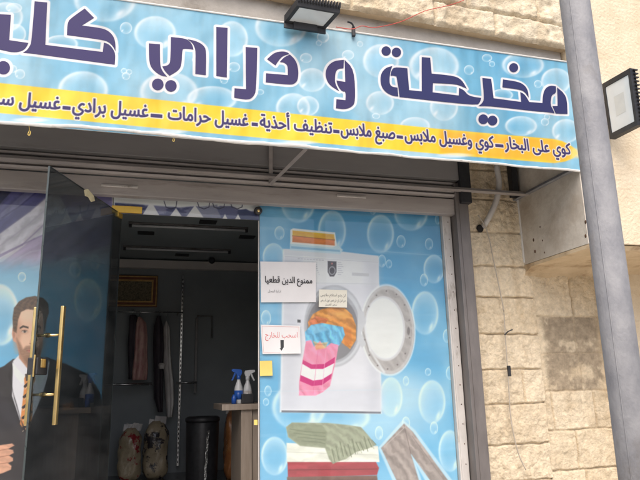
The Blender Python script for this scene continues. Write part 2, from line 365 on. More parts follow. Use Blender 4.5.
def text_fill(s):
    """inked outline of a string as a triangulated union (non-zero winding), size 1"""
    cu = bpy.data.curves.new('lettering', 'FONT'); cu.body = s; cu.size = 1; cu.resolution_u = 4; cu.fill_mode = 'NONE'
    o = bpy.data.objects.new('lettering', cu); C.objects.link(o)
    dg = bpy.context.evaluated_depsgraph_get(); me = bpy.data.meshes.new_from_object(o.evaluated_get(dg))
    bpy.data.objects.remove(o); bpy.data.curves.remove(cu)
    co_ = np.array([v.co[:2] for v in me.vertices]); n = len(co_); root = list(range(n))
    def find(a_):
        while root[a_] != a_: root[a_] = root[root[a_]]; a_ = root[a_]
        return a_
    for e in me.edges: root[find(e.vertices[0])] = find(e.vertices[1])
    bpy.data.meshes.remove(me); loops = {}
    for k in range(n): loops.setdefault(find(k), []).append(k)
    E_ = [(l[k], l[(k + 1) % len(l)]) for l in loops.values() if len(l) > 2 for k in range(len(l))]
    V_, _, F_, *_r = delaunay_2d_cdt([Vector(p) for p in co_], E_, [], 0, 1e-5)
    V_ = np.array([v[:] for v in V_]); F_ = np.array([f for f in F_ if len(f) == 3])
    c_ = V_[F_].mean(1); A0 = co_[[e[0] for e in E_]]; A1 = co_[[e[1] for e in E_]]
    y = c_[:, 1:2]; up = (A0[:, 1] <= y) & (A1[:, 1] > y); dn = (A0[:, 1] > y) & (A1[:, 1] <= y); dy = A1[:, 1] - A0[:, 1]
    xi = A0[:, 0] + (y - A0[:, 1]) * (A1[:, 0] - A0[:, 0]) / np.where(dy == 0, 1, dy)
    wn = ((xi > c_[:, :1]) & up).sum(1) - ((xi > c_[:, :1]) & dn).sum(1)
    return V_, F_[wn != 0]
def text_line(bm, s, x0, x1, zbase, Y, thick, off=.0, ht=None, shapeit=True):
    """lettering whose inked width spans x0..x1 on the vertical plane y = Y"""
    V_, F_ = text_fill(shape(s) if shapeit else s)
    used = np.unique(F_); lo, hi = V_[used, 0].min(), V_[used, 0].max(); k = (x1 - x0) / (hi - lo); kz = ht if ht else k
    vs = {u_: bm.verts.new((x0 + (V_[u_, 0] - lo) * k, Y, zbase + V_[u_, 1] * kz)) for u_ in used}
    for f in F_:
        try: bm.faces.new([vs[u_] for u_ in f])
        except ValueError: pass
def sheet_polys(polys, off=0.0):
    """2-D outlines -> filled mesh data, grown by off"""
    cu = bpy.data.curves.new('outline', 'CURVE'); cu.dimensions = '2D'; cu.fill_mode = 'BOTH'; cu.offset = off
    mes = []
    for p in polys:
        cu.splines.clear(); sp = cu.splines.new('POLY'); sp.points.add(len(p) - 1); sp.use_cyclic_u = True
        for q, (x, z) in zip(sp.points, p): q.co = (x, z, 0, 1)
        o = bpy.data.objects.new('outline', cu); C.objects.link(o)
        dg = bpy.context.evaluated_depsgraph_get(); dg.update(); mes.append(bpy.data.meshes.new_from_object(o.evaluated_get(dg))); bpy.data.objects.remove(o)
    bpy.data.curves.remove(cu); return mes

# ------------------------------------------------------------------ rock-faced masonry
def masonry(name, O, U, V, N, w, h, courses, blk, amp, step, parent, c1, c2, seed=0, tint=None, joint=.012, jcol=(.33, .25, .16), flatrows=(), jw=.013, pil=.05):
    """a grid of stone blocks; courses = list of heights from the bottom, blk = (min,max) block length; N = outward normal"""
    nx, ny = int(w / step) + 1, int(h / step) + 1
    uu, vv = np.meshgrid(np.linspace(0, w, nx), np.linspace(0, h, ny)); r_ = np.random.default_rng(seed)
    edge = np.full(uu.shape, 9.0); bid = np.zeros(uu.shape); rowi = np.zeros(uu.shape, int); z = 0
    wob = (fbm(uu * 14, vv * 5, 4, seed) - .5) * .020; wob2 = (fbm(uu * 5 + 40, vv * 14, 4, seed) - .5) * .020
    for i, hh in enumerate(courses):
        k = (vv >= z - 1e-6) & (vv < z + hh + 1e-6); rowi[k] = i
        edge[k] = np.minimum(edge[k], np.minimum(np.abs(vv + wob - z), np.abs(z + hh - vv - wob))[k])
        x = -r_.uniform(0, blk[0])
        while x < w:
            L_ = r_.uniform(*blk); kk = k & (uu >= x) & (uu < x + L_)
            edge[kk] = np.minimum(edge[kk], np.minimum(np.abs(uu + wob2 - x), np.abs(x + L_ - uu - wob2))[kk]); bid[kk] = r_.uniform(); x += L_
        z += hh
    n1 = fbm(uu * 7, vv * 7, 5, seed + 3); n2 = fbm(uu * 24, vv * 24, 4, seed + 9); rid = 1 - np.abs(2 * fbm(uu * 11, vv * 15, 4, seed + 21) - 1)
    face = ss(0, pil, edge); rough = np.ones(uu.shape)
    for fr in flatrows: rough[rowi == fr] = .22
    n3 = np.abs(2 * fbm(uu * 38, vv * 38, 3, seed + 71) - 1); rg2 = ss(.35, .6, fbm(uu * 13 + 3, vv * 9, 3, seed + 81))
    d = amp * rough * (face * (.2 + .6 * n1 + .5 * (rid - .5) + .35 * rg2) + .34 * (n2 - .5) + .20 * (n3 - .4)) + amp * .25 * (bid - .5) - joint * (1 - ss(0, .014, edge))
    P = np.asarray(O)[None, None] + uu[..., None] * np.asarray(U) + vv[..., None] * np.asarray(V) + d[..., None] * np.asarray(N)
    t = np.clip(.12 + .6 * fbm(uu * 4, vv * 4, 5, seed + 30) + .75 * (bid - .5) + .7 * (n2 - .5) + .5 * (n3 - .45), 0, 1)[..., None]
    col = np.asarray(c1) * (1 - t) + np.asarray(c2) * t
    st = np.maximum(ss(.55, .75, fbm(uu * 2.2 + 9, vv * 2.2, 5, seed + 50)), .8 * ss(.56, .74, fbm(uu * 9 + 2, vv * .9, 4, seed + 55)))[..., None] * .7; col = col * (1 - st * .6) + np.asarray((.46, .34, .20)) * st * .6
    if tint is not None: col = tint(uu, vv, rowi, col, fbm)
    jm = (1 - ss(.002, jw, edge))[..., None] * .5; col = col * (1 - jm) + np.asarray(jcol) * jm
    return grid_mesh(name, P, col, 'stone', parent)
# ================================================================== SETTING
FL = .72                                    # shop floor
struct('ground', bx((-120, -160, -.3), (120, 60, -.012)), 'asphalt')
struct('road', bx((-90, -12, -.02), (90, -8.2, 0)), 'asphalt')
bm = bmesh.new(); box(bm, (-30, -7.98, -.02), (30, 0, .12)); struct('pavement', bm, 'paving')  # unseen; made wide and pale to bounce light up onto the shop front
bm = bmesh.new(); box(bm, (-30, -8.2, -.02), (30, -7.985, .135), .015); struct('kerb', bm, 'concrete')

# ------------------------------------------------------------------ the shop's building
XR = 2.442; XW = 3.0; XL = -2.3
sb = thing('shop_building', 'cream rock-faced stone shop building that carries the blue sign', 'building', (0, 0, .12))
cs, cd = (.77, .66, .49), (.58, .47, .32)
masonry('stone_wall', (XR - .02, -.005, .12), (1, 0, 0), (0, 0, 1), (0, -1, 0), XW - XR + .03, 3.9, [.217] + [.272 + .022 * math.sin(q_ * 2.3 + 1) for q_ in range(14)], (3, 4), .026, .0055, sb, cs, cd, 3, joint=.002, jcol=(.60, .49, .35), jw=.006, pil=.012)
obj('wall_core', bx((XR + .004, .03, .12), (XW + .3, .5, 4)), 'concrete', sb)
masonry('side_wall', (-3.4, -.005, .12), (1, 0, 0), (0, 0, 1), (0, -1, 0), 3.4 + XL, 3.9, [.217] + [.272] * 14, (.4, .9), .05, .012, sb, cs, cd, 5)
obj('wall_core', bx((-3.4, .03, .12), (XL, .5, 4)), 'concrete', sb)
# upper storey: slab with a rough stone face, its lower edge rises a little towards the left
YP = -.80
pa, pb = at(390, 15, YP - .03), at(566, 47, YP - .03); sl_ = (pb.z - pa.z) / (pb.x - pa.x)
zx = lambda x: pa.z + sl_ * (x - pa.x)
obj('concrete_slab', bx((-4, -.74, 3.70), (2.966, .6, 4.4), .01), 'concrete', sb)
bm = bmesh.new(); prism(bm, [(-4, YP + .004, zx(-4) + .006), (3.2, YP + .004, zx(3.2) + .006), (3.2, YP + .004, 7), (-4, YP + .004, 7)], (0, 1.4, 0)); obj('parapet_core', bm, 'ledge', sb)
uu = Vector((1, 0, sl_)).normalized()
masonry('parapet_stone', (-4, YP, zx(-4)), uu, (0, 0, 1), (0, -1, 0), 7.22, 1.5, [.19, .27, .27, .27, .27, .3], (.4, .8), .034, .011, sb, (.78, .69, .53), (.66, .56, .40), 11, joint=.003, jcol=(.52, .42, .30), jw=.006, pil=.02)
# interior
obj('interior_wall', bx((XL, 3.2, FL), (XR, 3.3, 3.5)), 'inwall', sb)
obj('interior_wall', bx((XL - .1, .06, FL), (XL - .002, 3.3, 3.5)), 'inwall', sb)
obj('interior_wall', bx((XR + .008, .52, FL), (XR + .12, 3.3, 3.5)), 'inwall', sb)
obj('ceiling', bx((XL, .06, 3.15), (XR, 3.196, 3.3)), 'inceil', sb)
obj('floor', bx((XL - .1, -.12, .3), (XR - .03, 3.3, FL)), 'infloor', sb)
obj('ceiling_beam', bx((XL + .01, 3.12, 3.03), (XR - .01, 3.196, 3.125)), 'beam', sb)
for k in range(3): obj('step', bx((-2.2, -.12 - .3 * (3 - k), .12), (XR - .05, -.125 - .3 * (2 - k), .12 + .15 * (k + 1) - .004)), 'concrete', sb)

# ------------------------------------------------------------------ the neighbour with the rough pier
nb = thing('neighbour_building', 'cream plastered building beside the shop, projecting behind the grey pole', 'building', (4, 0, .12))
obj('upper_wall', bx((XW - .03, -.80, 2.54), (9, .6, 7.5), .006), 'cream', nb)
bm = bx((XW - .052, -.795, 2.535), (XW - .0305, -.006, 3.9)); o = obj('side_plaster', bm, 'plaster', nb)
for x, y in ((533.5, 240), (535, 251.5), (540, 227), (542.5, 240.5), (544.5, 252.5), (585.5, 222), (585.5, 236)):
    p = atX(x, y, XW - .053); r_ = .011 if x < 537 or x > 580 else .006
    hb = bmesh.new(); bmesh.ops.create_icosphere(hb, subdivisions=2, radius=r_, matrix=Matrix.Translation(p) @ Matrix.Diagonal((.25, .9, 1.3, 1))); obj('rust_hole', hb, 'rust', o)
obj('plaster_edge', bx((XW - .06, -.04, 2.55), (XW - .02, -.012, 3.9), .004), 'trim', nb)
bm = bmesh.new(); prism(bm, [(XW - .05, -.79, 2.532), (XW - .05, -.76, 2.505), (XW - .05, -.12, 2.505), (XW - .05, -.03, 2.47), (XW - .05, -.002, 2.42), (XW - .05, .1, 2.42), (XW - .05, .1, 2.532)], (6.05, 0, 0)); obj('stone_ledge', bm, 'ledge', nb)
XC = at(604, 370, 0).x
obj('lower_wall', bx((XC, -.05, .12), (9, .6, 2.53), .008), 'cream', nb)
zA_, zB_ = at(560, 353.5, 0).z, at(560, 317, 0).z; hC = zB_ - zA_; z0_ = zA_ - 6 * hC
def tint(uu, vv, row, col, fbm):
    g = np.clip(.8 + .7 * (fbm(uu * 30, vv * 30, 4, 77) - .5), 0, 1.1)[..., None]
    e = .8 * (fbm(uu * 9, vv * 9, 5, 61) - .5)
    m = ((row == 6) * 1.0 + (row == 5) * ss(-.16, .02, e + (vv - (zA_ - .12 - hC * .6)) * .6))[..., None] * (.92)
    m = m * (ss(.0, .05, uu - .05 + e * .10) * ss(.62, .56, uu + e * .03) * (1 - .7 * ss(.12, .22, e)))[..., None]
    return col * (1 - m) + np.asarray((.45, .365, .26)) * g * m
masonry('pier_stone', (XW + .005, .0, .12), (1, 0, 0), (0, 0, 1), (0, -1, 0), XC - XW + .01, 2.40, [z0_ + hC - .12] + [hC] * 5 + [hC, 2.6 - zB_], (.30, .62), .02, .0055, nb, (.75, .64, .47), (.57, .46, .31), 8, tint, joint=.003, jcol=(.50, .40, .27), jw=.006, flatrows=(5, 6), pil=.012)
p = at(638.5, 258, -.06); bm = bmesh.new(); bmesh.ops.create_icosphere(bm, subdivisions=2, radius=.03, matrix=Matrix.Translation(p) @ Matrix.Diagonal((1, .4, 1.6, 1))); obj('hole', bm, 'hole', nb)

# ================================================================== SHUTTER
sh = thing('roller_shutter', 'brown-grey metal roller shutter rolled up above the shop front', 'shutter', (0, -.05, 3.0))
obj('shutter_box', bx((XL, -.14, 3.18), (2.40, -.06, 3.78), .004), 'boxsteel', sh)
bm = bmesh.new(); n = 9; zs = []
for k in range(4):                           # rolled-up slats stacked below the box
    z0 = 3.045 + .034 * k
    prism(bm, [(XL + .02, -.078, z0), (XL + .02, -.112 + .006 * k, z0 + .006), (XL + .02, -.118 + .006 * k, z0 + .020), (XL + .02, -.082, z0 + .032)], (2.335 - XL, 0, 0))
obj('slat_curtain', bm, 'shutter', sh)
rail = obj('bottom_rail', bx((XL + .02, -.095, 2.905), (2.36, -.03, 3.035), .008), 'shutter', sh)
for x0, x1, y in ((101, 138, 186.2), (337, 366, 196.5)):
    a_, b_ = at(x0, y, -.1), at(x1, y, -.1); zc = (a_.z + b_.z) / 2
    bm = bmesh.new(); box(bm, (a_.x, -.108, zc - .009), (b_.x, -.0955, zc + .009), .004); box(bm, (a_.x + .008, -.116, zc - .010), (b_.x - .008, -.109, zc - .003), .002); obj('pull_handle', bm, 'alu', rail)
bm = bmesh.new(); box(bm, (2.318, -.12, FL), (2.43, -.02, 3.16), .006); box(bm, (2.345, -.124, FL), (2.352, -.119, 3.16)); obj('guide_rail', bm, 'guide', sh)
obj('guide_rail', bx((XL, -.12, FL), (XL + .1, -.02, 3.16), .006), 'guide', sh)
bm = bx((2.352, -.16, 2.99), (2.445, -.055, 3.64), .006); obj('end_plate', bm, 'black', sh)

# ================================================================== SIGN
YS = -.80; ZB, ZT = 3.063, 3.930; SX0, SX1 = -2.35, 2.985
sg = thing('shop_sign', 'long blue bubble-print laundry signboard with big purple Arabic lettering', 'sign', ((SX0 + SX1) / 2, YS, ZB))
SA = A = Art((SX0, YS - .001, ZB), (1, 0, 0), (0, 0, 1), SX1 - SX0, ZT - ZB, .0036)
X, Y = A.x, A.y
g = fbm(A.P[..., 0] * 1.3, A.P[..., 2] * 1.1, 3, 5); g2 = ss(.35, .75, g)
A.C[:] = np.array((114, 180, 212)) / 255; A.put(g2 * .75, (192, 222, 234)); A.put(ss(.55, .9, fbm(A.P[..., 0] * 2 + 7, A.P[..., 2] * 1.2, 3, 9)) * .6, (74, 158, 208))
A.put((ss(400, 600, X)) * .25, (96, 178, 220))
for b_ in [(6, 17, 17, 15), (16, 34, 10, 10), (14, 8, 8, 5), (105, 0, 31, 22), (155, 33, 21, 17), (126, 28, 6, 6), (83, 90, 25, 19), (61, 44, 17, 9), (169, 92, 29, 20), (20, 74, 5, 5), (13, 69, 4, 4), (126, 76, 4, 4), (129, 72, 3, 3), (124, 71, 3, 3),
           (281, 27, 26, 20), (232, 39, 16, 18), (312, 80, 14, 12), (293, 108, 17, 15), (212, 99, 25, 13), (323, 37, 6, 6), (319, 43, 3, 3), (306, 58, 6, 5), (234, 67, 6, 5), (224, 80, 4, 4), (381, 61, 18, 17), (434, 66, 25, 19), (380, 103, 14, 12), (444, 107, 14, 14), (415, 126, 15, 9),
           (308, 106, 11, 10), (348, 55, 6, 5), (469, 70, 5, 5), (487, 58, 5, 4), (492, 64, 3, 3), (419, 33, 3, 3), (360, 44, 3, 3), (523, 65, 21, 13), (556, 81, 15, 13), (521, 126, 16, 10), (566, 131, 14, 12), (502, 95, 11, 6), (538, 84, 4, 4), (545, 122, 4, 4), (547, 117, 3, 3), (260, 92, 4, 3), (197, 60, 5, 4), (72, 30, 5, 4), (376, 116, 4, 3), (350, 96, 5, 5), (-25, 60, 22, 18), (-60, 20, 16, 15), (-90, 70, 25, 20), (460, 40, 2, 2)]:
    A.bubble(*b_, k=.8, hl=(.5, .6) if b_[0] % 2 else (-.6, .45))
A.poly([(-300, 63), (0, 83), (220, 106.2), (440, 129), (552, 139), (562, 141), (570, 145), (576, 150), (577, 154), (573, 158), (565, 161.5), (554, 163), (440, 154), (220, 134), (0, 113), (-300, 86)], (255, 212, 50), .7)
A.poly([(440, 130.5), (556, 140), (572, 147.5), (578, 153), (570, 159), (556, 162), (440, 153)], (252, 184, 50), 2.5, .8)
A.poly([(571, 148), (590, 150), (590, 158), (571, 158)], (252, 224, 150), 2, .7)
A.put(ss(.5, .8, fbm(A.P[..., 0] * 30, A.P[..., 2] * 30, 2, 33)) * .04, (120, 120, 110))
for x in (30, 170, 300, 455): A.ell(x, 117.5 + (x * .083), 16, 2.2, (240, 246, 248), .4, .7)
bm = bmesh.new(); box(bm, (SX0, YS, ZB), (SX1, YS + .006, ZT)); obj('banner_sheet', bm, 'trim', sg)
xs_ = np.linspace(SX0, SX1, 120); wv = (fbm(xs_ * 2.3, xs_ * 0, 3, 5) - .5) * .030 + (fbm(xs_ * 7, xs_ * 0 + 3, 2, 6) - .5) * .012; th_ = .008 + .010 * np.clip(fbm(xs_ * 1.4, xs_ * 0 + 8, 3, 9) + .15 * (xs_ < .6) - .35, 0, 1)
bm = bmesh.new(); tube(bm, [(x, YS - .004 + .3 * z, ZB + .006 + z) for x, z in zip(xs_, wv)], [float(q) for q in th_], 8)
tube(bm, [(SX0, YS - .003, ZT - .001), (SX1, YS - .003, ZT - .001)], .006, 8); obj('banner_hem', bm, 'trim', sg)
bm = bmesh.new()
for z in (ZB + .02, ZT - .05, (ZB + ZT) / 2): box(bm, (SX0, YS + .010, z), (SX1 - .005, YS + .045, z + .035))
for x in np.linspace(SX0, SX1 - .045, 5): box(bm, (x, YS + .012, ZB + .06), (x + .035, YS + .043, ZT - .06))
for x in (SX0 + .1, SX1 - .045): box(bm, (x, YS + .05, ZB + .022), (x + .03, -.15, ZB + .05))
obj('frame', bm, 'steel', sg)
bm = bmesh.new(); box(bm, (SX0, -.175, ZB + .015), (SX1 - .03, -.146, ZB + .045), .003); box(bm, (SX0, -.20, ZB + .015), (SX1 - .03, -.1755, ZB + .021))
obj('rear_rail', bm, 'shutter', sg)
a_, b_ = at(271, 184, -.165), at(307, 148, -.74)
bm = bmesh.new(); box(bm, (a_.x - .014, -.165, a_.z), (a_.x + .014, -.148, a_.z + .6)); tube(bm, [a_, b_], .015, 4); obj('brace', bm, 'shutter', sg)
bm = bmesh.new(); box(bm, (SX1 - .052, YS + .05, ZB + .016), (SX1 - .046, -.02, ZB + .05)); box(bm, (SX1 - .08, YS + .05, ZB + .0165), (SX1 - .053, -.02, ZB + .022)); obj('side_arm', bm, 'pole', sg)
bm = bmesh.new(); box(bm, (SX1 - .12, -.1, ZB + .03), (SX1 - .065, -.04, ZT), .003); obj('wall_upright', bm, 'black', sg)

def W(ox, oy, pts): return [(ox + x / 5.3333, oy + y / 5.3333) for x, y in pts]
def circ(cx, cy, r, n=22): return [(cx + r * math.cos(2 * math.pi * k / n), cy + r * math.sin(2 * math.pi * k / n)) for k in range(n)]
LET = [
 W(0, 0, [(185, 8), (252, 14), (242, 240), (548, 278), (554, 228), (580, 236), (604, 262), (616, 290), (612, 346), (205, 292), (192, 289), (122, 282), (145, 268), (160, 245), (168, 225)]),
 W(0, 0, [(452, 46), (502, 96), (437, 137), (540, 150), (580, 166), (606, 195), (616, 230), (616, 275), (602, 246), (578, 224), (545, 213), (357, 188), (360, 120), (380, 97)]),
 W(0, 0, [(-12, 76), (58, 80), (50, 215), (152, 230), (140, 255), (118, 274), (70, 282), (0, 265), (-90, 254), (-94, 60), (-160, 56), (-162, 245), (-210, 290), (-330, 276), (-380, 225), (-384, 70), (-330, 72), (-328, 200), (-300, 225), (-220, 232), (-205, 190), (-206, -5), (-40, 14), (-30, 200), (-10, 205)]),
 W(0, 0, circ(18, 362, 36)), W(0, 0, circ(-62, 352, 36)),
 W(130, 15, [(100, 152), (160, 157), (160, 265), (168, 290), (180, 310), (198, 330), (165, 325), (125, 297), (102, 260)]),
 W(130, 15, [(218, 118), (290, 125), (318, 140), (335, 165), (338, 185), (290, 180), (278, 185), (275, 270), (255, 300), (210, 325), (185, 300), (172, 275), (195, 272), (210, 262), (215, 245)]),
 W(130, 15, [(305, 130), (350, 138), (390, 160), (408, 190), (404, 322), (348, 315), (350, 195), (342, 165), (327, 145)]),
 W(130, 15, circ(148, 371, 31)), W(130, 15, circ(218, 379, 31)),
 W(130, 15, [(460, 64), (520, 70), (516, 334), (460, 326)]),
 W(200, 20, [(243, 145), (305, 150), (300, 375), (285, 410), (255, 428), (182, 415), (184, 365), (245, 370)]),
 W(200, 20, [(357, 210), (395, 175), (440, 167), (470, 175), (475, 183), (440, 193), (418, 218), (402, 243)]),
 W(200, 20, [(479, 185), (510, 215), (525, 265), (522, 320), (505, 340), (480, 347), (350, 333), (352, 285), (468, 295), (468, 245), (450, 228), (425, 225), (447, 200)]),
 W(310, 30, [(180, 160), (130, 165), (95, 190), (80, 230), (88, 270), (110, 300), (155, 327), (135, 290), (132, 265), (135, 225), (150, 207), (178, 205)]),
 W(310, 30, [(184, 160), (235, 212), (242, 380), (225, 410), (185, 425), (138, 418), (140, 370), (188, 375), (190, 345), (186, 330), (165, 325), (146, 295), (140, 270), (187, 278)]),
 W(310, 30, circ(405, 113, 25)), W(310, 30, circ(460, 120, 25)),
 W(370, 40, [(118, 140), (85, 148), (60, 175), (53, 215), (62, 255), (90, 285), (125, 300), (150, 302), (146, 255), (115, 250), (104, 235), (103, 205), (108, 168)]),
 W(370, 40, [(127, 145), (198, 152), (208, 268), (275, 275), (275, 92), (320, 96), (328, 180), (450, 192), (490, 215), (515, 260), (486, 247), (455, 236), (335, 230), (333, 280), (472, 297), (474, 256), (500, 268), (525, 300), (592, 310), (585, 335), (565, 350), (157, 305), (150, 250), (140, 195), (120, 190), (108, 192), (113, 165)]),
 W(460, 50, circ(123, 370, 26)), W(460, 50, circ(172, 377, 26)),
 W(460, 50, [(118, 150), (165, 155), (178, 258), (325, 278), (320, 225), (345, 238), (368, 278), (438, 284), (442, 230), (458, 200), (485, 190), (510, 195), (512, 230), (490, 240), (485, 255), (480, 292), (498, 325), (503, 339), (465, 332), (400, 328), (160, 300), (97, 300), (117, 285), (128, 262)]),
 W(460, 50, [(228, 158), (310, 170), (345, 190), (362, 220), (365, 255), (345, 225), (320, 212), (225, 200)]),
 W(460, 50, [(516, 200), (568, 245), (572, 342), (509, 340), (491, 300), (519, 300), (519, 262)]),
 W(460, 50, circ(285, 95, 24)),
]
def w2(p): q = at(p[0], p[1], YS); return (q.x, q.z)
PL = [[w2(q) for q in p] for p in LET]
def chaikin(p, it=2):
    for _ in range(it):
        o = []; n = len(p)
        for i in range(n):
            a_, b_, c_ = np.array(p[i - 1]), np.array(p[i]), np.array(p[(i + 1) % n]); u_, v_ = b_ - a_, c_ - b_
            cs_ = (u_ @ v_) / (np.linalg.norm(u_) * np.linalg.norm(v_) + 1e-12)
            if cs_ > .5: o += [tuple(b_ - u_ * .25), tuple(b_ + v_ * .25)]
            else: o.append(tuple(b_))
        p = o
    return p
PL = [chaikin(p) if len(p) != 22 else p for p in PL]
SA.halo([(p[i - 1], p[i]) for p in PL for i in range(len(p))], .0165, .0025, (240, 240, 244))
SA.halo([(p[i - 1], p[i]) for p in PL for i in range(len(p))], .0185, .0025, (150, 170, 190), 0)
for i, me in enumerate(sheet_polys(PL, 0)):
    bm = bmesh.new(); t = bmesh.new(); t.from_mesh(me); bpy.data.meshes.remove(me); vs = {}
    for v in t.verts: vs[v] = bm.verts.new((v.co.x, YS - .0022 - .00006 * i, v.co.y))
    for f in t.faces:
        try: bm.faces.new([vs[v] for v in f.verts])
        except ValueError: pass
    t.free(); obj('letter', bm, 'navy' if PL[i][0][0] > 1.45 else 'purple', sg)
sg_ = []
def service(name, b2):
    sg_.extend([((e.verts[0].co.x, e.verts[0].co.z), (e.verts[1].co.x, e.verts[1].co.z)) for e in b2.edges if e.is_boundary]); obj(name, b2, 'purple', sg)
SERV = [('كوي على البخار', 505, 571), ('كوي وغسيل ملابس', 405, 494), ('صبغ ملابس', 341, 395), ('تنظيف أحذية', 260, 332), ('غسيل حرامات', 168, 248), ('غسيل برادي', 72.5, 148), ('غسيل سجاد', -24, 60)]
def yb(x): return 104.4 + x * .0873
for s, x0, x1 in SERV:
    pa_, pb_ = at(x0, yb(x0), YS), at(x1, yb(x1), YS)
    b2 = bmesh.new(); text_line(b2, s, pa_.x, pb_.x, (pa_.z + pb_.z) / 2, YS - .0022, 0, 0, ht=.120); service('service_lettering', b2)
for x0, x1 in ((495.5, 503), (397, 402.5), (333.5, 339), (252, 257.5), (151, 162), (63, 70)):
    pa_, pb_ = at(x0, yb((x0 + x1) / 2) - 2.2, YS), at(x1, yb((x0 + x1) / 2) - 2.2, YS); zc = (pa_.z + pb_.z) / 2
    for b_, e, dy in ((bmesh.new(), 0, YS - .0022),):
        b_.faces.new([b_.verts.new(q) for q in ((pa_.x - e, dy, zc - .0085 - e), (pb_.x + e, dy, zc - .0085 - e), (pb_.x + e, dy, zc + .0085 + e), (pa_.x - e, dy, zc + .0085 + e))]); service('dash', b_)
SA.halo(sg_, .0095, .0028, (244, 238, 226), .95)
SA.halo(sg_, .0034, .0018, (70, 62, 128))
SA.put(ss(.45, .85, fbm(SA.P[..., 0] * 14, SA.P[..., 2] * 1.6, 4, 33)) * .10 + ss(.5, .8, fbm(SA.P[..., 0] * 3, SA.P[..., 2] * 3, 4, 37)) * .08, (150, 140, 124))
SA.mesh('banner_print', 'banner', sg, .76)

# ================================================================== SHOP FRONT GLASS
XD0, XD1, XF = -.243, .775, 2.237          # left jamb, right jamb, frame
sw = thing('shop_window', 'fixed shop window with washing machine and bubble poster', 'window', ((XD1 + XF) / 2, 0, FL))
obj('glass_pane', bx((XD1, -.004, FL), (XF, .004, 3.05), .001), 'glasspane', sw)
A = Art((XD1 + .006, .010, FL + .005), (1, 0, 0), (0, 0, 1), XF - XD1 - .008, 2.30, .0031)
X, Y = A.x, A.y; g = fbm(A.P[..., 0] * 2.2, A.P[..., 2] * 1.5, 4, 3)
t = np.clip((Y - 200) / 280, 0, 1)
A.C[:] = np.array((76, 152, 200)) / 255; A.put(t * .7, (130, 188, 222)); A.put(ss(300, 260, X) * .35, (120, 176, 212)); A.put(ss(.45, .8, g) * .55, (160, 206, 230)); A.put(ss(390, 450, X) * ss(330, 210, Y) * .55, (48, 130, 184))
A.ell(395, 398, 42, 26, (215, 232, 242), .7, .6); A.ell(360, 432, 60, 14, (200, 224, 238), .8, .5)
for b_ in [(299, 407, 27, 24), (298, 203, 17, 20), (332, 231, 14, 21), (380.5, 234, 13.5, 19.5), (411, 213, 17, 18), (279.5, 233, 5, 7), (273.6, 257, 11, 14), (434, 269, 10.5, 14.5), (425, 313, 13.5, 22), (401, 241.5, 4.5, 6.5), (429, 244, 4, 6), (382, 261, 4, 6.5), (389, 264, 3, 4.5), (424, 280, 4, 6.5), (373, 210, 3, 5), (438, 219.5, 3, 5), (447, 336, 4, 7),
           (432, 402, 13.5, 22), (450, 451, 11.5, 21), (274.6, 456, 13.5, 19.5), (391, 397, 11.5, 20), (406, 423, 4, 6.5), (379, 433, 4, 7), (434, 428, 4, 6.5), (268, 391, 3.5, 5.5), (450, 373, 4, 7), (407, 337, 4, 6), (406, 381, 3, 5), (340, 417, 30, 16), (263, 275, 4, 6), (266, 318, 5, 8), (266, 402, 3, 4), (428, 372, 3, 4), (300, 530, 14, 22), (420, 560, 16, 25)]:
    A.bubble(*b_, k=.66, hl=(.45, .62) if b_[2] > 8 else (.3, .6))
# washing machine
A.poly([(283, 249), (378.5, 256), (381.5, 413.5), (280, 412)], (238, 240, 244), 1.2)
A.poly([(284, 249), (330, 250), (378, 256), (379, 262), (284, 255)], (214, 216, 222), .8)
A.poly([(285, 256), (378.5, 262), (380.5, 411), (281.5, 409)], (224, 224, 230), .8)
A.poly([(285, 284), (379, 285), (380.5, 411), (281.5, 409)], (219, 218, 226), 2)
A.poly([(281.5, 410.2), (380.8, 411.6), (380.8, 413.6), (281.5, 412.4)], (96, 98, 108), .5)
A.poly([(281, 256), (300, 257), (297, 410), (281, 410)], (186, 188, 200), 8, .45); A.poly([(366, 262), (379, 262), (381, 411), (368, 411)], (190, 191, 202), 7, .5); A.poly([(282, 385), (380, 388), (380, 411), (282, 409)], (198, 199, 210), 7, .5)
A.line([(285, 256.3), (378, 262.3)], .7, (190, 192, 200), .7)
A.line([(285, 282.5), (379, 284)], .6, (198, 200, 206), .7)
for k in range(7):
    for s_ in (0, 1): A.line([(312 + k * 1.2 if s_ == 0 else 338, 262.5 + k * 2 + s_ * 0), (316 + k * .5 if s_ == 0 else 341 + k % 3, 262.6 + k * 2)], .5, (150, 150, 160), .6)
for k in range(9): A.line([(298 + k * 3, 258.6 + k * .2), (299.6 + k * 3, 258.7 + k * .2)], .7, (165, 165, 172), .7)
A.poly([(327.7, 261), (336.5, 261.5), (336.5, 272), (334, 276.5), (330, 276.5), (327.7, 272)], (72, 68, 76), .6)
A.ell(332.1, 270.6, 3.4, 4.3, (165, 165, 172), .16); A.ell(332.1, 270.6, 2.5, 3.3, (70, 66, 74), .2)
A.ell(332, 263.6, 1, 1, (170, 110, 110), .3)
A.poly([(352, 272.5), (369, 273.5), (369, 276.5), (352, 275.5)], (196, 196, 202), .5)
A.ell(334, 326, 30, 41, (204, 205, 212), .03); A.ell(334, 326, 30, 41, (168, 168, 176), .03, .5, band=.95)
A.ell(332.5, 327, 27.5, 36, (172, 172, 180), .03); A.ell(332.5, 328, 25.5, 32.5, (134, 132, 138), .03)
A.ell(330, 318, 20, 18, (112, 108, 112), .3, .8)
A.poly([(308, 322), (313, 314), (322, 309), (332, 307), (345, 308), (352, 315), (356, 326), (356, 340), (350, 349), (341, 342), (332, 338), (320, 333), (309, 331)], (214, 140, 66), .7, tex=(.5, .26, .6))
A.poly([(309, 321), (316, 316), (328, 319), (326, 323), (310, 326)], (200, 108, 74), .8, .8, tex=(.5, .3, .5))
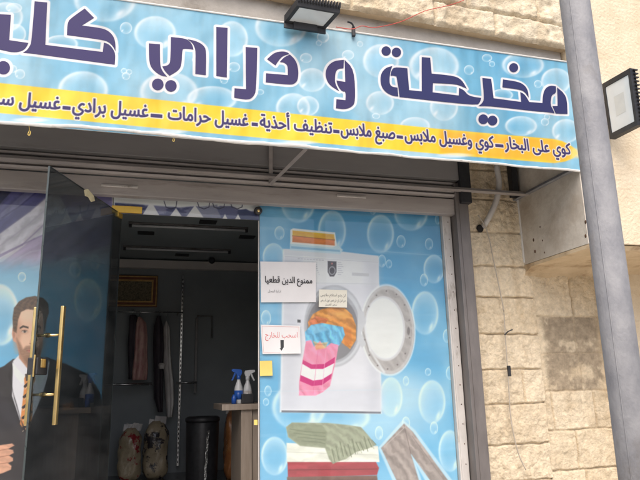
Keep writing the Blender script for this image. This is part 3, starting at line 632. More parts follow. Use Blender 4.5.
A.poly([(330, 312), (347, 311), (352, 318), (340, 319)], (232, 166, 84), 1.5, .7)
A.poly([(341, 326), (351, 330), (352, 344), (345, 346)], (196, 112, 48), 1.2, .6)
A.poly([(305, 332), (311, 325), (322, 323), (333, 325), (343, 327), (345, 335), (341, 343), (339, 346), (334, 346), (331, 353), (317, 350), (306, 345)], (104, 174, 216), .7, tex=(.5, .28, 1.2))
A.poly([(311, 326), (322, 324), (328, 330), (314, 334)], (140, 198, 228), 1.4, .7)
A.poly([(306, 341), (311, 340), (314, 347), (320, 341), (325, 348), (331, 343), (338.5, 345), (336.5, 358), (330, 386), (323, 392), (315.6, 395.6), (299, 395.5), (299.2, 381), (303, 358)], (232, 142, 172), .7, tex=(.35, .14, 1.0))
A.poly([(313, 341), (319, 343), (328, 342), (326, 348), (316, 350)], (236, 172, 96), 1, .6, tex=(.6, .3, .3))
A.poly([(303, 360), (312, 364.5), (324, 364), (335, 357), (334.5, 363), (323, 369), (311, 369), (302.3, 364)], (196, 48, 120), .6)
A.poly([(302.5, 364), (311, 369), (323, 369), (334, 363.5), (331.5, 374), (322, 380), (313, 381), (300.6, 375.5)], (236, 232, 238), .6)
A.poly([(300.6, 375), (313, 380.5), (322, 379.5), (331.8, 373.5), (330.5, 379), (322, 385), (312, 386), (300, 381)], (196, 48, 120), .6)
A.line([(318, 351), (313, 394)], .8, (214, 112, 150), .5); A.line([(326, 350), (322, 391)], .8, (240, 170, 194), .6)
# open round door
A.ell(388, 330, 27.5, 46, (232, 234, 238), .03, .7, -.06)
A.ell(388.2, 330, 26, 44, (172, 166, 166), .025, 1, -.06, tex=(.5, .09, 1)); A.ell(388, 330, 26, 44, (205, 203, 205), .03, .6, -.06, band=.93)
A.ell(384.8, 328.5, 20.5, 32.5, (206, 204, 208), .03, 1, -.06); A.ell(384.6, 328.5, 18.8, 30.3, (226, 228, 233), .04, 1, -.06)
A.ell(380, 322, 12, 22, (236, 239, 243), .6, .6, -.06)
A.line([(365, 325), (370, 350), (384, 372)], 2.2, (222, 222, 226), .8, 1.2); A.line([(363, 332), (369, 352)], 1.2, (150, 146, 148), .6, .6)
for k in range(14):
    th = k / 14 * 6.28 + .2; A.ell(387 + 23 * math.cos(th), 330 + 39 * math.sin(th), .9, .9, (120, 114, 114), .5, .8)
A.poly([(358, 309), (364, 312), (366, 322), (361, 333), (366, 344), (362, 348), (357, 340)], (200, 200, 206), .7)
A.ell(408.5, 331, 1.4, 4, (110, 104, 106), .3, .8)
A.poly([(297.4, 319.5), (300.6, 319.8), (300.6, 322.7), (297.4, 322.4)], (70, 70, 76), .4)
# tray with folded cloths on top
A.poly([(290, 243), (294, 241), (339, 246), (343, 250), (340, 254), (290, 250)], (190, 216, 230), .8); A.poly([(291, 246), (340, 250), (340, 252), (291, 248.5)], (140, 184, 212), .6)
A.poly([(290.3, 230), (293, 228.3), (335, 232.5), (337, 245.5), (332, 247.5), (290.3, 243.5)], (236, 238, 232), .6)
A.poly([(292.5, 230.4), (334, 234.4), (335, 240.5), (292.5, 236.5)], (236, 178, 52), .6, tex=(.4, .12, .2))
A.poly([(292.5, 236), (334.6, 240), (334.8, 245.6), (292.3, 242)], (216, 124, 58), .6, tex=(.4, .12, .2)); A.line([(292.5, 235.7), (334.5, 240)], .8, (150, 84, 40), .8)
# stacked towels
A.poly([(286.5, 443), (378, 446), (379.5, 462), (287, 463)], (226, 226, 216), .8, tex=(.3, .10, .1)); A.line([(287, 452), (378, 455)], .8, (190, 190, 182), .6)
A.poly([(287.5, 462), (376, 462), (379, 468), (377, 475), (350, 476), (288, 478)], (160, 66, 74), .8, tex=(.3, .14, .1)); A.line([(289, 470), (377, 469)], .9, (112, 42, 50), .7)
A.poly([(287, 477), (377, 475.5), (379, 490), (287, 494)], (118, 92, 84), .8, tex=(.3, .14, .1))
A.poly([(287, 494), (378, 490), (379, 520), (287, 520)], (64, 66, 88), .8, tex=(.3, .14, .1)); A.poly([(286, 520), (379, 519), (380, 560), (286, 560)], (190, 180, 160), .8, tex=(.3, .14, .1))
A.poly([(286, 427), (292, 422.5), (329, 423), (348, 425), (361, 427), (368, 435), (376, 445), (367, 449), (356, 452), (346, 459), (337, 462), (333, 464), (329, 459), (325, 448), (300, 446), (288, 437)], (156, 160, 140), .8, tex=(.5, .11, .7))
A.poly([(286.5, 428), (292, 423), (322, 425), (327, 432), (326, 446), (300, 445), (289, 437)], (140, 145, 124), .9, .8, tex=(.4, .08, .1))
for k in range(4): A.line([(290 + k * 4, 429 + k * 4), (305 + k * 5, 431.5 + k * 3.6), (325, 433 + k * 3.6)], .9, (108, 114, 96), .5)
for k in range(22): A.line([(330 + k * 2.0, 447 + 3 * math.sin(k) - k * .45), (333 + k * 2.05, 461.5 - k * .72 + 2 * math.sin(k * 2.3))], .8, (106, 112, 92) if k % 2 else (172, 178, 156), .7)
# grey trousers
A.poly([(380, 448), (403, 422), (414, 431), (462, 496), (436, 496), (412, 455), (425, 496), (401, 496)], (214, 228, 236), 1, .6, grow=1.5)
A.poly([(381, 448), (404, 423.5), (413, 432), (458, 494), (440, 494), (411, 454), (423, 494), (403, 494)], (158, 146, 142), .8, tex=(.4, .2, 1.0))
A.line([(404, 425), (411, 454)], .8, (116, 104, 102), .6); A.line([(384, 447), (405, 427)], 1, (186, 176, 172), .6); A.line([(412, 436), (444, 480)], .9, (126, 114, 112), .5)
A.line([(378, 251), (442, 256)], .8, (150, 196, 222), .5); A.line([(258, 391.5), (442, 389)], .7, (190, 212, 226), .35)  # panel seam, then a faint glass reflection line painted into the print
A.put(ss(.6, .9, fbm(A.P[..., 0] * 1.2 + 3, A.P[..., 2] * 20, 3, 15)) * .10, (240, 244, 248))
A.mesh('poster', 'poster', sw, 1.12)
obj('poster_backing', bx((XD1 + .006, .0115, FL + .004), (XF - .004, .0135, 3.02)), 'white', sw)
bm = bmesh.new(); box(bm, (XF + .001, -.03, FL), (2.312, .03, 3.05), .004); box(bm, (XF + .012, -.036, FL), (XF + .024, -.0305, 3.0), .002); obj('side_frame', bm, 'alu', sw)
for k in range(16): p = Vector((XF + .05, -.0305, 2.86 - k * .14)); bm = bmesh.new(); bmesh.ops.create_icosphere(bm, subdivisions=1, radius=.005, matrix=Matrix.Translation(p)); obj('screw', bm, 'rust', sw)
obj('edge_strip', bx((XD1 - .008, -.008, FL), (XD1 - .0005, .008, 2.80), .002), 'alu', sw)

# left fixed pane with the clothes and suit poster
lw = thing('shop_window', 'fixed shop window behind the open door, poster of a man in a dark suit', 'window', (-1.2, 0, FL))
obj('glass_pane', bx((XL + .1, -.004, FL), (XD0, .004, 3.05), .001), 'glasspane', lw)
LX0 = -1.75
A = Art((LX0, .010, FL + .005), (1, 0, 0), (0, 0, 1), XD0 - .004 - LX0, 2.30, .0034)
X, Y = A.x, A.y
A.C[:] = np.array((122, 182, 214)) / 255; A.put(ss(250, 330, Y) * .55, (92, 160, 204)); A.put(ss(252, 290, Y) * ss(330, 285, Y) * .5, (176, 212, 230))
d = Y + .62 * X - .0016 * X * X; n = fbm(X * .05, d * .09, 4, 12); dd = d + 14 * (n - .5)
S1 = np.zeros(X.shape + (3,)); bands = [(150, (70, 66, 112)), (196, (40, 42, 74)), (206, (66, 64, 116)), (222, (176, 172, 190)), (231, (92, 86, 142)), (243, (84, 78, 136)), (249, (206, 200, 210)), (262, (196, 186, 200)), (268, (128, 112, 158)), (276, (150, 132, 170)), (284, (200, 184, 198)), (300, (214, 202, 212)), (340, (190, 196, 214))]
for k in range(3): S1[..., k] = np.interp(dd, [q[0] for q in bands], [q[1][k] for q in bands])
S1 *= (.86 + .28 * fbm(X * .03, dd * .35, 3, 44))[..., None]
A.put(ss(272, 246, Y + 8 * (n - .5)), np.ones(3) * 255 if False else (1, 1, 1)); KC = A.C.copy(); A.C[:] = S1 / 255
TX = (.30, .16, -.62)
for pts, c in (([(-160, 250), (-160, 150), (24, 150), (22, 186), (0, 205), (-60, 250)], (44, 46, 82)), ([(22, 180), (66, 180), (30, 212), (0, 234), (-70, 290), (-70, 262), (0, 204)], (86, 84, 138)), ([(30, 188), (40, 188), (8, 216), (0, 220), (0, 214)], (116, 114, 160)),
               ([(66, 180), (120, 180), (112, 214), (66, 226), (34, 240), (0, 256), (-60, 300), (-70, 290), (0, 233), (30, 211)], (206, 200, 208)), ([(112, 200), (112, 250), (60, 262), (20, 272), (-40, 310), (-60, 300), (0, 255), (34, 239), (66, 225)], (172, 154, 182)),
               ([(40, 222), (50, 220), (24, 246), (2, 262), (-10, 264), (20, 244)], (214, 204, 212)), ([(112, 244), (112, 300), (-60, 330), (-40, 308), (20, 270), (60, 260)], (206, 196, 208)), ([(60, 196), (112, 186), (112, 206), (70, 216)], (120, 112, 160))):
    A.poly(pts, c, .9, 1, tex=TX)
for pts, c in (([(0, 233), (30, 211), (62, 184)], (96, 88, 130)), ([(0, 255), (34, 239), (64, 226)], (128, 110, 150)), ([(-10, 262), (22, 245), (50, 219)], (132, 116, 152)), ([(0, 246), (24, 228), (50, 206)], (176, 166, 182)), ([(0, 268), (24, 254), (52, 238)], (160, 146, 172)), ([(2, 218), (20, 206), (44, 186)], (62, 60, 108)), ([(12, 262), (30, 252), (50, 248)], (180, 170, 190))):
    A.line(pts, 1.3, c, .7, 1.0)
al = ss(280, 247, Y + 8 * (n - .5)); A.C = KC * (1 - al[..., None]) + A.C * al[..., None]
A.bubble(0, 315, 19, 31, 1.1); A.bubble(22, 277, 4, 5); A.bubble(88, 300, 14, 22, .9); A.bubble(75, 270, 6, 8); A.bubble(-40, 330, 24, 32); A.bubble(95, 262, 5, 8); A.bubble(-70, 420, 18, 28)
# suit
suit = (46, 42, 48)
A.poly([(13, 359), (4, 366), (-14, 374), (-34, 392), (-48, 440), (-56, 520), (-50, 640), (110, 640), (106, 520), (107, 440), (100, 392), (88, 374), (66, 364), (46, 357)], suit, .8, tex=(.15, .18, .9))
A.poly([(-14, 440), (30, 420), (44, 480), (30, 560), (-20, 520)], (60, 54, 56), 4, .6)
A.poly([(13, 361), (21, 353), (34, 366), (44, 357), (50, 362), (46, 390), (30, 424), (20, 420), (12, 396)], (222, 218, 226), .7)
A.poly([(12, 362), (20, 372), (26, 378), (22, 384), (14, 374)], (238, 236, 240), .6); A.poly([(48, 360), (40, 372), (34, 378), (40, 385), (47, 372)], (232, 230, 236), .6)
A.poly([(26, 374), (34, 374), (35.5, 380), (33, 384), (32, 424), (26, 432), (20, 424), (24.5, 384), (24, 379)], (214, 136, 76), .6)
for k in range(5):
    y = 383 + k * 10.5; A.poly([(20, y + 4), (36, y - 5), (36, y), (20, y + 9)], (52, 42, 40), .5) if False else None
    xa_ = max(21.6, 24 - .09 * (y - 380)) + 1.2; A.line([(xa_, y + 3.4), (31.5, y - 2.6)], 2.6, (50, 40, 42), 1); A.line([(xa_, y + 6.2), (31.5, y + .2)], .8, (206, 184, 160), .9)
A.poly([(25, 374), (35, 374), (34, 380), (26, 381)], (58, 46, 46), .5)
A.poly([(12, 362), (8, 376), (17, 405), (24, 432), (28, 434), (20, 418), (14, 398), (11, 380)], (34, 31, 36), .8); A.poly([(50, 362), (54, 380), (46, 398), (36, 420), (28, 436), (30, 424), (42, 396), (48, 376)], (40, 38, 44), .8)
A.poly([(62, 404), (73, 402), (74, 409), (63, 411)], (120, 74, 48), .6)
# neck, head (three-quarter view)
A.poly([(19, 345), (41, 348), (40, 362), (31, 373), (19, 358)], (186, 136, 112), .8)
A.poly([(15, 322), (16, 311), (21, 305), (30, 303), (40, 305), (43.5, 314), (43.5, 331), (42.5, 344), (40, 355), (35, 363), (30, 365.5), (25, 362), (19, 353), (16.5, 343)], (228, 182, 156), .8)
A.ell(17.5, 334, 4, 16, (188, 138, 114), .7, .75); A.ell(41.5, 335, 4.5, 18, (190, 140, 116), .8, .5); A.ell(28, 315, 9, 6, (238, 198, 172), .8, .7); A.ell(24, 341, 4.5, 4, (232, 186, 160), .8, .7)
A.poly([(15.3, 329), (12.6, 327.5), (11.8, 334), (13.3, 341), (16.8, 343)], (204, 150, 126), .5); A.ell(14, 334.5, 1, 3.6, (160, 108, 88), .4, .7)
A.poly([(16.5, 338), (20, 343), (23, 349), (26, 346.2), (31, 345.4), (36, 346.2), (39, 348.5), (42.6, 340), (42, 349), (39.5, 356), (35, 363), (30, 366), (25, 362.5), (19, 353.5)], (132, 96, 78), 1.6, .74, tex=(1.6, .14, 0))
A.ell(30, 360, 5, 4.5, (112, 80, 64), .6, .5)
A.poly([(13.2, 331), (12.6, 318), (14, 308), (19, 301.5), (26, 297.5), (35, 296), (43, 298), (48, 303), (49, 312), (46.5, 320), (44.5, 331), (43.6, 317), (41, 310.5), (34, 310), (27, 309), (21, 312), (18, 320), (16.5, 333)], (92, 66, 48), .8, tex=(1.0, .26, .5))
for k in range(9): A.line([(18 + k * 3, 311 - k * .4), (20 + k * 3, 304 - k * .3), (25 + k * 2.6, 299.5)], .7, (126, 94, 70) if k % 2 else (66, 46, 34), .55, .6)
A.poly([(19.5, 327.6), (23, 325.2), (28.6, 326.8), (28.4, 328.6), (23.4, 327.4), (20, 329)], (66, 46, 36), .5); A.poly([(33.6, 326.8), (38, 325.2), (41.6, 327), (41.2, 328.6), (38, 327.3), (34, 328.5)], (66, 46, 36), .5)
for ex in (24.4, 37.3): A.ell(ex, 331.4, 4, 2.6, (178, 130, 108), .6, .6); A.ell(ex, 331.7, 2.3, 1.0, (200, 180, 170), .5); A.ell(ex + .3, 331.6, 1.15, 1.15, (58, 46, 42), .4); A.line([(ex - 2.6, 331), (ex, 330.3), (ex + 2.6, 331)], .7, (70, 48, 40), .85)
A.poly([(32, 329), (33.6, 330), (35.2, 341.5), (33.4, 344), (30, 344), (29.6, 341.5), (31.6, 337)], (206, 156, 130), 1.0, .8); A.line([(29.8, 343.4), (32, 344.7), (35, 343.4)], .9, (142, 96, 78), .85); A.line([(32.4, 330), (33, 340)], 1.2, (244, 206, 182), .6, .8)
A.poly([(26.5, 350.4), (30.6, 349.2), (35, 349.4), (37.2, 350.4), (34.5, 352.6), (29.5, 352.8)], (186, 116, 104), .6); A.line([(26.6, 350.7), (37, 350.7)], .6, (112, 64, 56), .8)
# hand
A.poly([(-22, 452), (-6, 446), (12, 443.5), (14.5, 445.5), (8, 449), (13, 450), (13.8, 453), (9, 455.5), (13, 458), (13, 461), (8, 463), (11.5, 466), (11, 469.5), (3, 473), (-14, 478), (-26, 472)], (208, 156, 132), .7, tex=(.5, .1, .2))
for y0, y1 in ((450, 448.6), (456.5, 455.3), (463, 462.6)): A.line([(-8, y0 + 2), (9, y1)], .8, (150, 98, 80), .7)
A.poly([(-30, 448), (-20, 450), (-24, 476), (-34, 476)], (226, 222, 228), .8)
A.mesh('poster', 'poster', lw, 1.12)
obj('poster_backing', bx((LX0, .0115, FL + .004), (XD0 - .004, .0135, 3.02)), 'white', lw)
obj('edge_strip', bx((XD0 + .0005, -.008, FL), (XD0 + .008, .008, 2.80), .002), 'glassedge', lw)

# transom
tw = thing('transom_window', 'low glass strip over the doorway with printed shirts on hangers', 'window', (.27, 0, 2.81))
TZ = 2.808
obj('glass_pane', bx((XD0 + .001, -.004, TZ), (XD1 - .001, .004, 3.05), .001), 'glasspane', tw)
A = Art((XD0 + .002, .010, TZ), (1, 0, 0), (0, 0, 1), XD1 - XD0 - .004, .22, .0026)
X, Y = A.x, A.y; n = fbm(X * .08, Y * .2, 4, 2)
A.C[:] = np.array((74, 78, 122)) / 255; A.put(ss(.45, .65, n), (126, 126, 160)); A.put(ss(130, 112, X), (52, 62, 118))
A.poly([(98, 190), (260, 190), (260, 211), (250, 211.5), (240, 210), (234, 207), (220, 206), (215, 208.5), (203, 208), (196, 206), (180, 207.5), (160, 206), (140, 204.5), (120, 203), (98, 202)], (232, 232, 238), 1.0, 1)
A.poly([(197, 207), (217, 205), (222, 218), (200, 218)], (140, 142, 168), 1); A.poly([(216, 207), (232, 206), (238, 212), (236, 219), (222, 219)], (92, 96, 136), .8); A.poly([(238, 210), (246, 209), (256, 214), (258, 220), (236, 220)], (54, 62, 104), .8)
for x, y, h, wd in ((151, 201, 15, 11), (176, 208, 9, 9), (195, 205, 12, 11), (113, 200, 8, 5), (225, 214, 6, 5), (238, 214, 6, 5)): A.poly([(x, y), (x + wd, y + h + 4), (x - wd, y + h + 3)], (232, 230, 234), .6)
for x in (203, 218, 236, 170): A.line([(x - 6, 201), (x - 4, 207), (x + 1, 209), (x + 6, 207), (x + 7, 200)], .8, (46, 46, 70), .9)
for x in (112, 116): A.line([(x, 196), (x - 2, 206)], .8, (226, 228, 236), .9)
A.mesh('poster', 'poster', tw, 1.05)
obj('poster_backing', bx((XD0 + .002, .0115, TZ), (XD1 - .002, .0135, 3.02)), 'white', tw)
a_ = at(112, 205, -.012); b_ = at(142, 212.5, -.012)
bm = bmesh.new(); box(bm, (a_.x, -.017, TZ - .002), (b_.x, -.0045, a_.z - .002), .003); obj('patch_fitting', bm, 'goldpaint', tw)
bm = bmesh.new(); p = at(258, 211, -.02); lathe(bm, [(.001, -.02), (.026, -.02), (.030, -.012), (.030, .012), (.022, .02), (.001, .02)], (0, 0, 0), 20)
bmesh.ops.transform(bm, matrix=Matrix.Translation(p) @ Matrix.Rotation(R(90), 4, 'X'), verts=bm.verts); f_ = obj('glass_clamp', bm, 'dark', tw, True)
bm = bmesh.new(); bmesh.ops.create_icosphere(bm, subdivisions=2, radius=.013, matrix=Matrix.Translation(p + Vector((0, -.018, -.004)))); obj('clamp_screw', bm, 'brass', f_, True)

# ================================================================== DOOR
PV = at(118, 212, 0); ZDT = PV.z - .002
ld = atZ(49.4, 166.6, ZDT); dv = Vector((ld.x - PV.x, ld.y - PV.y, 0)); DL = dv.length; dv.normalize(); hv = PV - dv * .055
inn = Vector((-dv.y, dv.x, 0));  inn = inn if inn.x > 0 else -inn      # the face turned to the doorway
dr = thing('glass_door', 'dark tinted frameless glass door with brass pull bars, standing open', 'door', (PV.x, PV.y, FL))
def dpt(s, z, q=0): p = PV + dv * s + inn * q; return Vector((p.x, p.y, z))
bm = bmesh.new(); prism(bm, [dpt(-.055, FL + .012, -.005), dpt(DL, FL + .012, -.005), dpt(DL, ZDT, -.005), dpt(-.055, ZDT, -.005)], inn * .010); obj('glass_pane', bm, 'doorglass', dr)
bm = bmesh.new()
for s0, s1 in ((DL + .0005, DL + .003), (-.058, -.0555)): prism(bm, [dpt(s0, FL + .012, -.0052), dpt(s1, FL + .012, -.0052), dpt(s1, ZDT, -.0052), dpt(s0, ZDT, -.0052)], inn * .0104)
prism(bm, [dpt(-.058, ZDT + .0005, -.0052), dpt(DL + .003, ZDT + .0005, -.0052), dpt(DL + .003, ZDT + .003, -.0052), dpt(-.058, ZDT + .003, -.0052)], inn * .0104)
obj('polished_edge', bm, 'glassedge', dr)
def on_door(x, y, q=0):                      # photo point -> (s, z) on the door's plane
    r = ray(x, y); o_ = Vector(EYE); d_ = Vector(r); n_ = inn; t_ = (PV + inn * q - o_).dot(n_) / d_.dot(n_); p = o_ + d_ * t_; return (p - PV).dot(dv), p.z
def bar(name, x0, y0, x1, y1, q):
    s0, z0 = on_door(x0, y0, q); s1, z1 = on_door(x1, y1, q); s = (s0 + s1) / 2
    bm = bmesh.new(); box(bm, (-.013, -.010, 0), (.013, .010, z0 - z1), .004)
    m = Matrix((( dv.x, inn.x, 0, 0), (dv.y, inn.y, 0, 0), (0, 0, 1, 0), (0, 0, 0, 1)))
    p = dpt(s, z1, q); bmesh.ops.transform(bm, matrix=Matrix.Translation(p) @ m, verts=bm.verts); return obj(name, bm, 'brass', dr), s
HQ = .075
hb1, s1 = bar('pull_bar', 63, 306, 55, 425, HQ)
sA, zA = on_door(50, 336, 0); sB, zB = on_door(47, 395, 0); z_t = on_door(63, 306, HQ)[1]; z_b = on_door(55, 425, HQ)[1]
hb2 = obj('pull_bar', bmesh.new(), 'brass', dr); bpy.data.objects.remove(hb2)
bm = bmesh.new(); box(bm, (-.013, -.010, 0), (.013, .010, z_t - z_b), .004)
m_ = Matrix(((dv.x, inn.x, 0, 0), (dv.y, inn.y, 0, 0), (0, 0, 1, 0), (0, 0, 0, 1))); bmesh.ops.transform(bm, matrix=Matrix.Translation(dpt(s1, z_b, -HQ)) @ m_, verts=bm.verts); obj('pull_bar', bm, 'brass', dr)
for f_ in (.25, .75):
    z = z_b + (z_t - z_b) * f_
    bm = bmesh.new(); tube(bm, [dpt(s1, z, -HQ + .008), dpt(s1, z, -.02), dpt(s1, z, -.0055)], [.007, .007, .014], 14); tube(bm, [dpt(s1, z, .0055), dpt(s1, z, .02), dpt(s1, z, HQ - .008)], [.014, .007, .007], 14); obj('handle_post', bm, 'brass', dr, True)
sl0, zl0 = on_door(33, 357, .02); sl1, zl1 = on_door(45, 375, .02); sl0 = min(max(sl0, 0), DL)
lo_, hi_ = min(sl0, sl1), max(sl0, sl1); hi_ = DL + .004; lo_ = hi_ - .10
bm = bmesh.new(); box(bm, (-.05, -.028, 0), (.05, .028, zl0 - zl1), .006); bmesh.ops.transform(bm, matrix=Matrix.Translation(dpt((lo_ + hi_) / 2, zl1, 0)) @ m_, verts=bm.verts); lk = obj('lock', bm, 'black', dr)
bm = bmesh.new(); box(bm, (-.02, 0, 0), (.028, .006, .045), .004); bmesh.ops.transform(bm, matrix=Matrix.Translation(dpt((lo_ + hi_) / 2, zl1 + .035, .0285)) @ m_, verts=bm.verts); obj('lock_plate', bm, 'brass', lk)
bm = bmesh.new(); box(bm, (-.003, -.004, -.01), (.003, .004, zl0 - zl1 + .012), .001); bmesh.ops.transform(bm, matrix=Matrix.Translation(dpt(hi_ + .008, zl1, .014)) @ m_, verts=bm.verts); obj('strike_plate', bm, 'brass', lk)
pts = [on_door(*q) for q in ((83, 190), (87, 189), (93, 196), (94, 201), (90, 202), (87, 197), (84, 196))]
bm = bmesh.new(); prism(bm, [dpt(s, z, .0058) for s, z in pts], inn * .0006); obj('sticker_remnant', bm, 'remnant', dr)
bm = bmesh.new(); box(bm, (-.05, -.014, 0), (.05, .014, .05), .003); bmesh.ops.transform(bm, matrix=Matrix.Translation(dpt(.0, FL + .005, 0)) @ m_, verts=bm.verts); obj('bottom_patch', bm, 'goldpaint', dr)
bm = bmesh.new(); box(bm, (-.05, -.014, 0), (.02, .014, .035), .003); bmesh.ops.transform(bm, matrix=Matrix.Translation(dpt(.0, ZDT - .034, 0)) @ m_, verts=bm.verts); obj('top_patch', bm, 'goldpaint', dr)

# ================================================================== NOTICES ON THE WINDOW
def sheet(name, label, quad, m, Y_, cat='notice', curl=.0):
    P = [at(x, y, Y_) for x, y in quad]; c0 = sum(P, Vector()) / 4; t = thing(name, label, cat, c0)
    bm = bmesh.new(); n = 8; vs = [[bm.verts.new(P[0].lerp(P[1], i / n).lerp(P[3].lerp(P[2], i / n), j / n) + Vector((0, -curl * (i / n) ** 2 * (j / n) ** 2, 0))) for i in range(n + 1)] for j in range(n + 1)]
    for j in range(n):
        for i in range(n): bm.faces.new((vs[j][i], vs[j + 1][i], vs[j + 1][i + 1], vs[j][i + 1]))
    g_ = bmesh.ops.extrude_face_region(bm, geom=bm.faces[:]); bmesh.ops.translate(bm, verts=[v for v in g_['geom'] if isinstance(v, bmesh.types.BMVert)], vec=(0, .0006, 0)); bmesh.ops.recalc_face_normals(bm, faces=bm.faces[:])
    obj('sheet', bm, m, t); return t
def words(par, name, lst, Y_, m):
    bm = bmesh.new()
    for s, x0, x1, yb_, ht, off in lst:
        a_, b_ = at(x0, yb_, Y_), at(x1, yb_, Y_)
        for k_, (ox, oz) in enumerate(((0, 0), (off, 0), (0, off), (off, off)) if off > .001 else ((0, 0),)): text_line(bm, s, a_.x + ox, b_.x + ox, (a_.z + b_.z) / 2 + oz, Y_ - .0015 * k_, 0, 0, ht)
    obj(name, bm, m, par)
YN = -.0065
n1 = sheet('notice', 'large white paper notice with one bold black Arabic line on the window', [(260.3, 261.5), (316, 262.3), (316, 302), (261, 302.3)], 'paper', YN)
words(n1, 'black_lettering', [('ممنوع الدين قطعيا', 265, 312, 283, .064, .0011)], YN - .0012, 'ink'); words(n1, 'small_lettering', [('ادارة المحل', 268, 281, 292.3, .026, .0003)], YN - .0012, 'greyink')
n2 = sheet('notice', 'white paper with pale red lettering above a black down arrow', [(260.6, 324.7), (300, 325.6), (300.6, 353.5), (262.5, 354)], 'paper', YN, curl=.006)
words(n2, 'red_lettering', [('اسحب للخارج', 265, 297.5, 337.5, .055, .0002)], YN - .0012, 'redink')
bm = bmesh.new(); q = [at(x, y, YN - .0012) for x, y in ((280.4, 340), (283.8, 340), (283.8, 348.3), (284.8, 348.3), (282.4, 352), (279.6, 348.3), (280.6, 348.3))]; bm.faces.new([bm.verts.new(p) for p in q]); obj('arrow', bm, 'ink', n2)
bm = bmesh.new(); cor = [(262, 326.2), (298.8, 327), (299.2, 352.2), (263.6, 352.6)]
for (ax, ay), (bx_, by) in zip(cor, cor[1:] + cor[:1]):
    p, q = at(ax, ay, YN - .0012), at(bx_, by, YN - .0012); n_ = (q - p).normalized().cross(Vector((0, 1, 0))) * .0006; bm.faces.new([bm.verts.new(v) for v in (p + n_, q + n_, q - n_, p - n_)])
obj('border_line', bm, 'redink', n2)
n3 = sheet('notice', 'small cream note with three lines of writing, stuck over the machine drum', [(319, 289.4), (347, 290.2), (347, 307.6), (318.7, 306.9)], 'cream_paper', YN)
words(n3, 'lettering', [('لن يتم استلام ملابس', 320.5, 345.5, 296.3, .028, .0003), ('من قبل اي شخص دون قبض', 320.5, 345.5, 301.4, .028, .0003), ('ثمن الغسيل', 325, 337, 305.4, .022, .0003)], YN - .0012, 'greyink')
sheet('sticky_note', 'yellow square paper stuck at the left edge of the window', [(259.8, 361), (272, 360.6), (272.5, 375.6), (260, 376)], 'sticky', YN, 'sticky note', .006)
sheet('sticky_note', 'tiny yellow tab low on the window edge beside the counter', [(254, 419.8), (257.6, 419.8), (257.6, 425), (254, 425)], 'sticky', -.012, 'sticky note')

# ================================================================== OUTDOOR FITTINGS
PO = at(585.5, 90, -2.2); ang = Vector((0, 0, 1))
pt, pb2 = at(574.5, 0, -2.2), at(609.2, 265, -2.2); dx = (pt.x - pb2.x) / (pt.z - pb2.z)
pz = lambda z: (pb2.x + dx * (z - pb2.z), -2.2, z)
po = thing('street_pole', 'thick galvanised grey steel pole standing in front of the sign', 'pole', pz(.12))
RP = .066
bm = bmesh.new(); tube(bm, [pz(.12), pz(2), pz(4), pz(8)], [RP * 1.04, RP * 1.01, RP * .98, RP * .92], 40); obj('shaft', bm, 'pole', po, True)
bm = bmesh.new(); q_ = [Vector(pz(z)) + Vector((-math.cos(.55) * RP * (1.042 - .0135 * z), -math.sin(.55) * RP * (1.042 - .0135 * z), 0)) for z in (.2, 2, 4, 6)]; tube(bm, q_, .0026, 6); obj('weld_seam', bm, 'pole', po, True)
bm = bmesh.new(); x_, y_, _ = pz(.12); box(bm, (x_ - .18, y_ - .18, .12), (x_ + .18, y_ + .18, .14), .004); obj('base_plate', bm, 'steel', po)
for sx in (-1, 1):
    for sy in (-1, 1): bm = bmesh.new(); lathe(bm, [(.001, 0), (.016, 0), (.016, .02), (.001, .03)], (x_ + sx * .14, y_ + sy * .14, .14), 6); obj('anchor_bolt', bm, 'steel', po)

def flood(name, label, P, n, fins, loc):
    """P: four face corners, n: depth direction (away from the lit face)"""
    t = thing(name, label, 'floodlight', loc, 'floodlights over the shop front'); P = [Vector(p) for p in P]; n = Vector(n); c0 = sum(P, Vector()) / 4
    bm = bmesh.new(); q = [p.lerp(c0, .17) for p in P]
    a_ = [bm.verts.new(p) for p in P]; b_ = [bm.verts.new(p) for p in q]; e_ = [bm.verts.new(p + n * .35) for p in q]; d_ = [bm.verts.new(p + n) for p in P]
    for i in range(4):
        j = (i + 1) % 4; bm.faces.new((a_[i], a_[j], b_[j], b_[i])); bm.faces.new((b_[i], b_[j], e_[j], e_[i])); bm.faces.new((a_[j], a_[i], d_[i], d_[j]))
    bm.faces.new(e_); bm.faces.new(d_[::-1]); bmesh.ops.recalc_face_normals(bm, faces=bm.faces[:]); obj('housing', bm, 'black', t)
    bm = bmesh.new(); prism(bm, [p + n * .12 for p in (q_.lerp(c0, .01) for q_ in q)], n * .1); obj('front_glass', bm, 'lens', t)
    bm = bmesh.new(); prism(bm, [p + n * .10 for p in (q_.lerp(c0, .58) for q_ in q)], n * .015); obj('led_array', bm, 'led', t)
    i, j = fins
    for k in range(15):
        p = P[i].lerp(P[j], (k + .5) / 15) + n * .5; u_ = (P[j] - P[i]).normalized() * .004; o_ = (P[i] - P[(i - 1) % 4] if fins == (0, 1) else P[i] - P[(i - 1) % 4]).normalized() * .016
        if (p + o_ - c0).length < (p - c0).length: o_ = -o_
        obj('cooling_fin', prism(bmesh.new(), [p - u_, p + u_, p + u_ + o_, p - u_ + o_], n * .7), 'black', t)
    return t, c0
zf = 3.893; Pf = [at(284, 22.5, -.845), at(325.5, 29, -.845)]; zz = Pf[0].z
Pf = [atZ(297, 5.5, zz + .035), atZ(340, 13, zz + .035), Pf[1], Pf[0]]
f1, c1 = flood('floodlight', 'flat LED floodlight leaning out over the top edge of the sign', Pf, (0, -.012, .045), (0, 1), Pf[3])
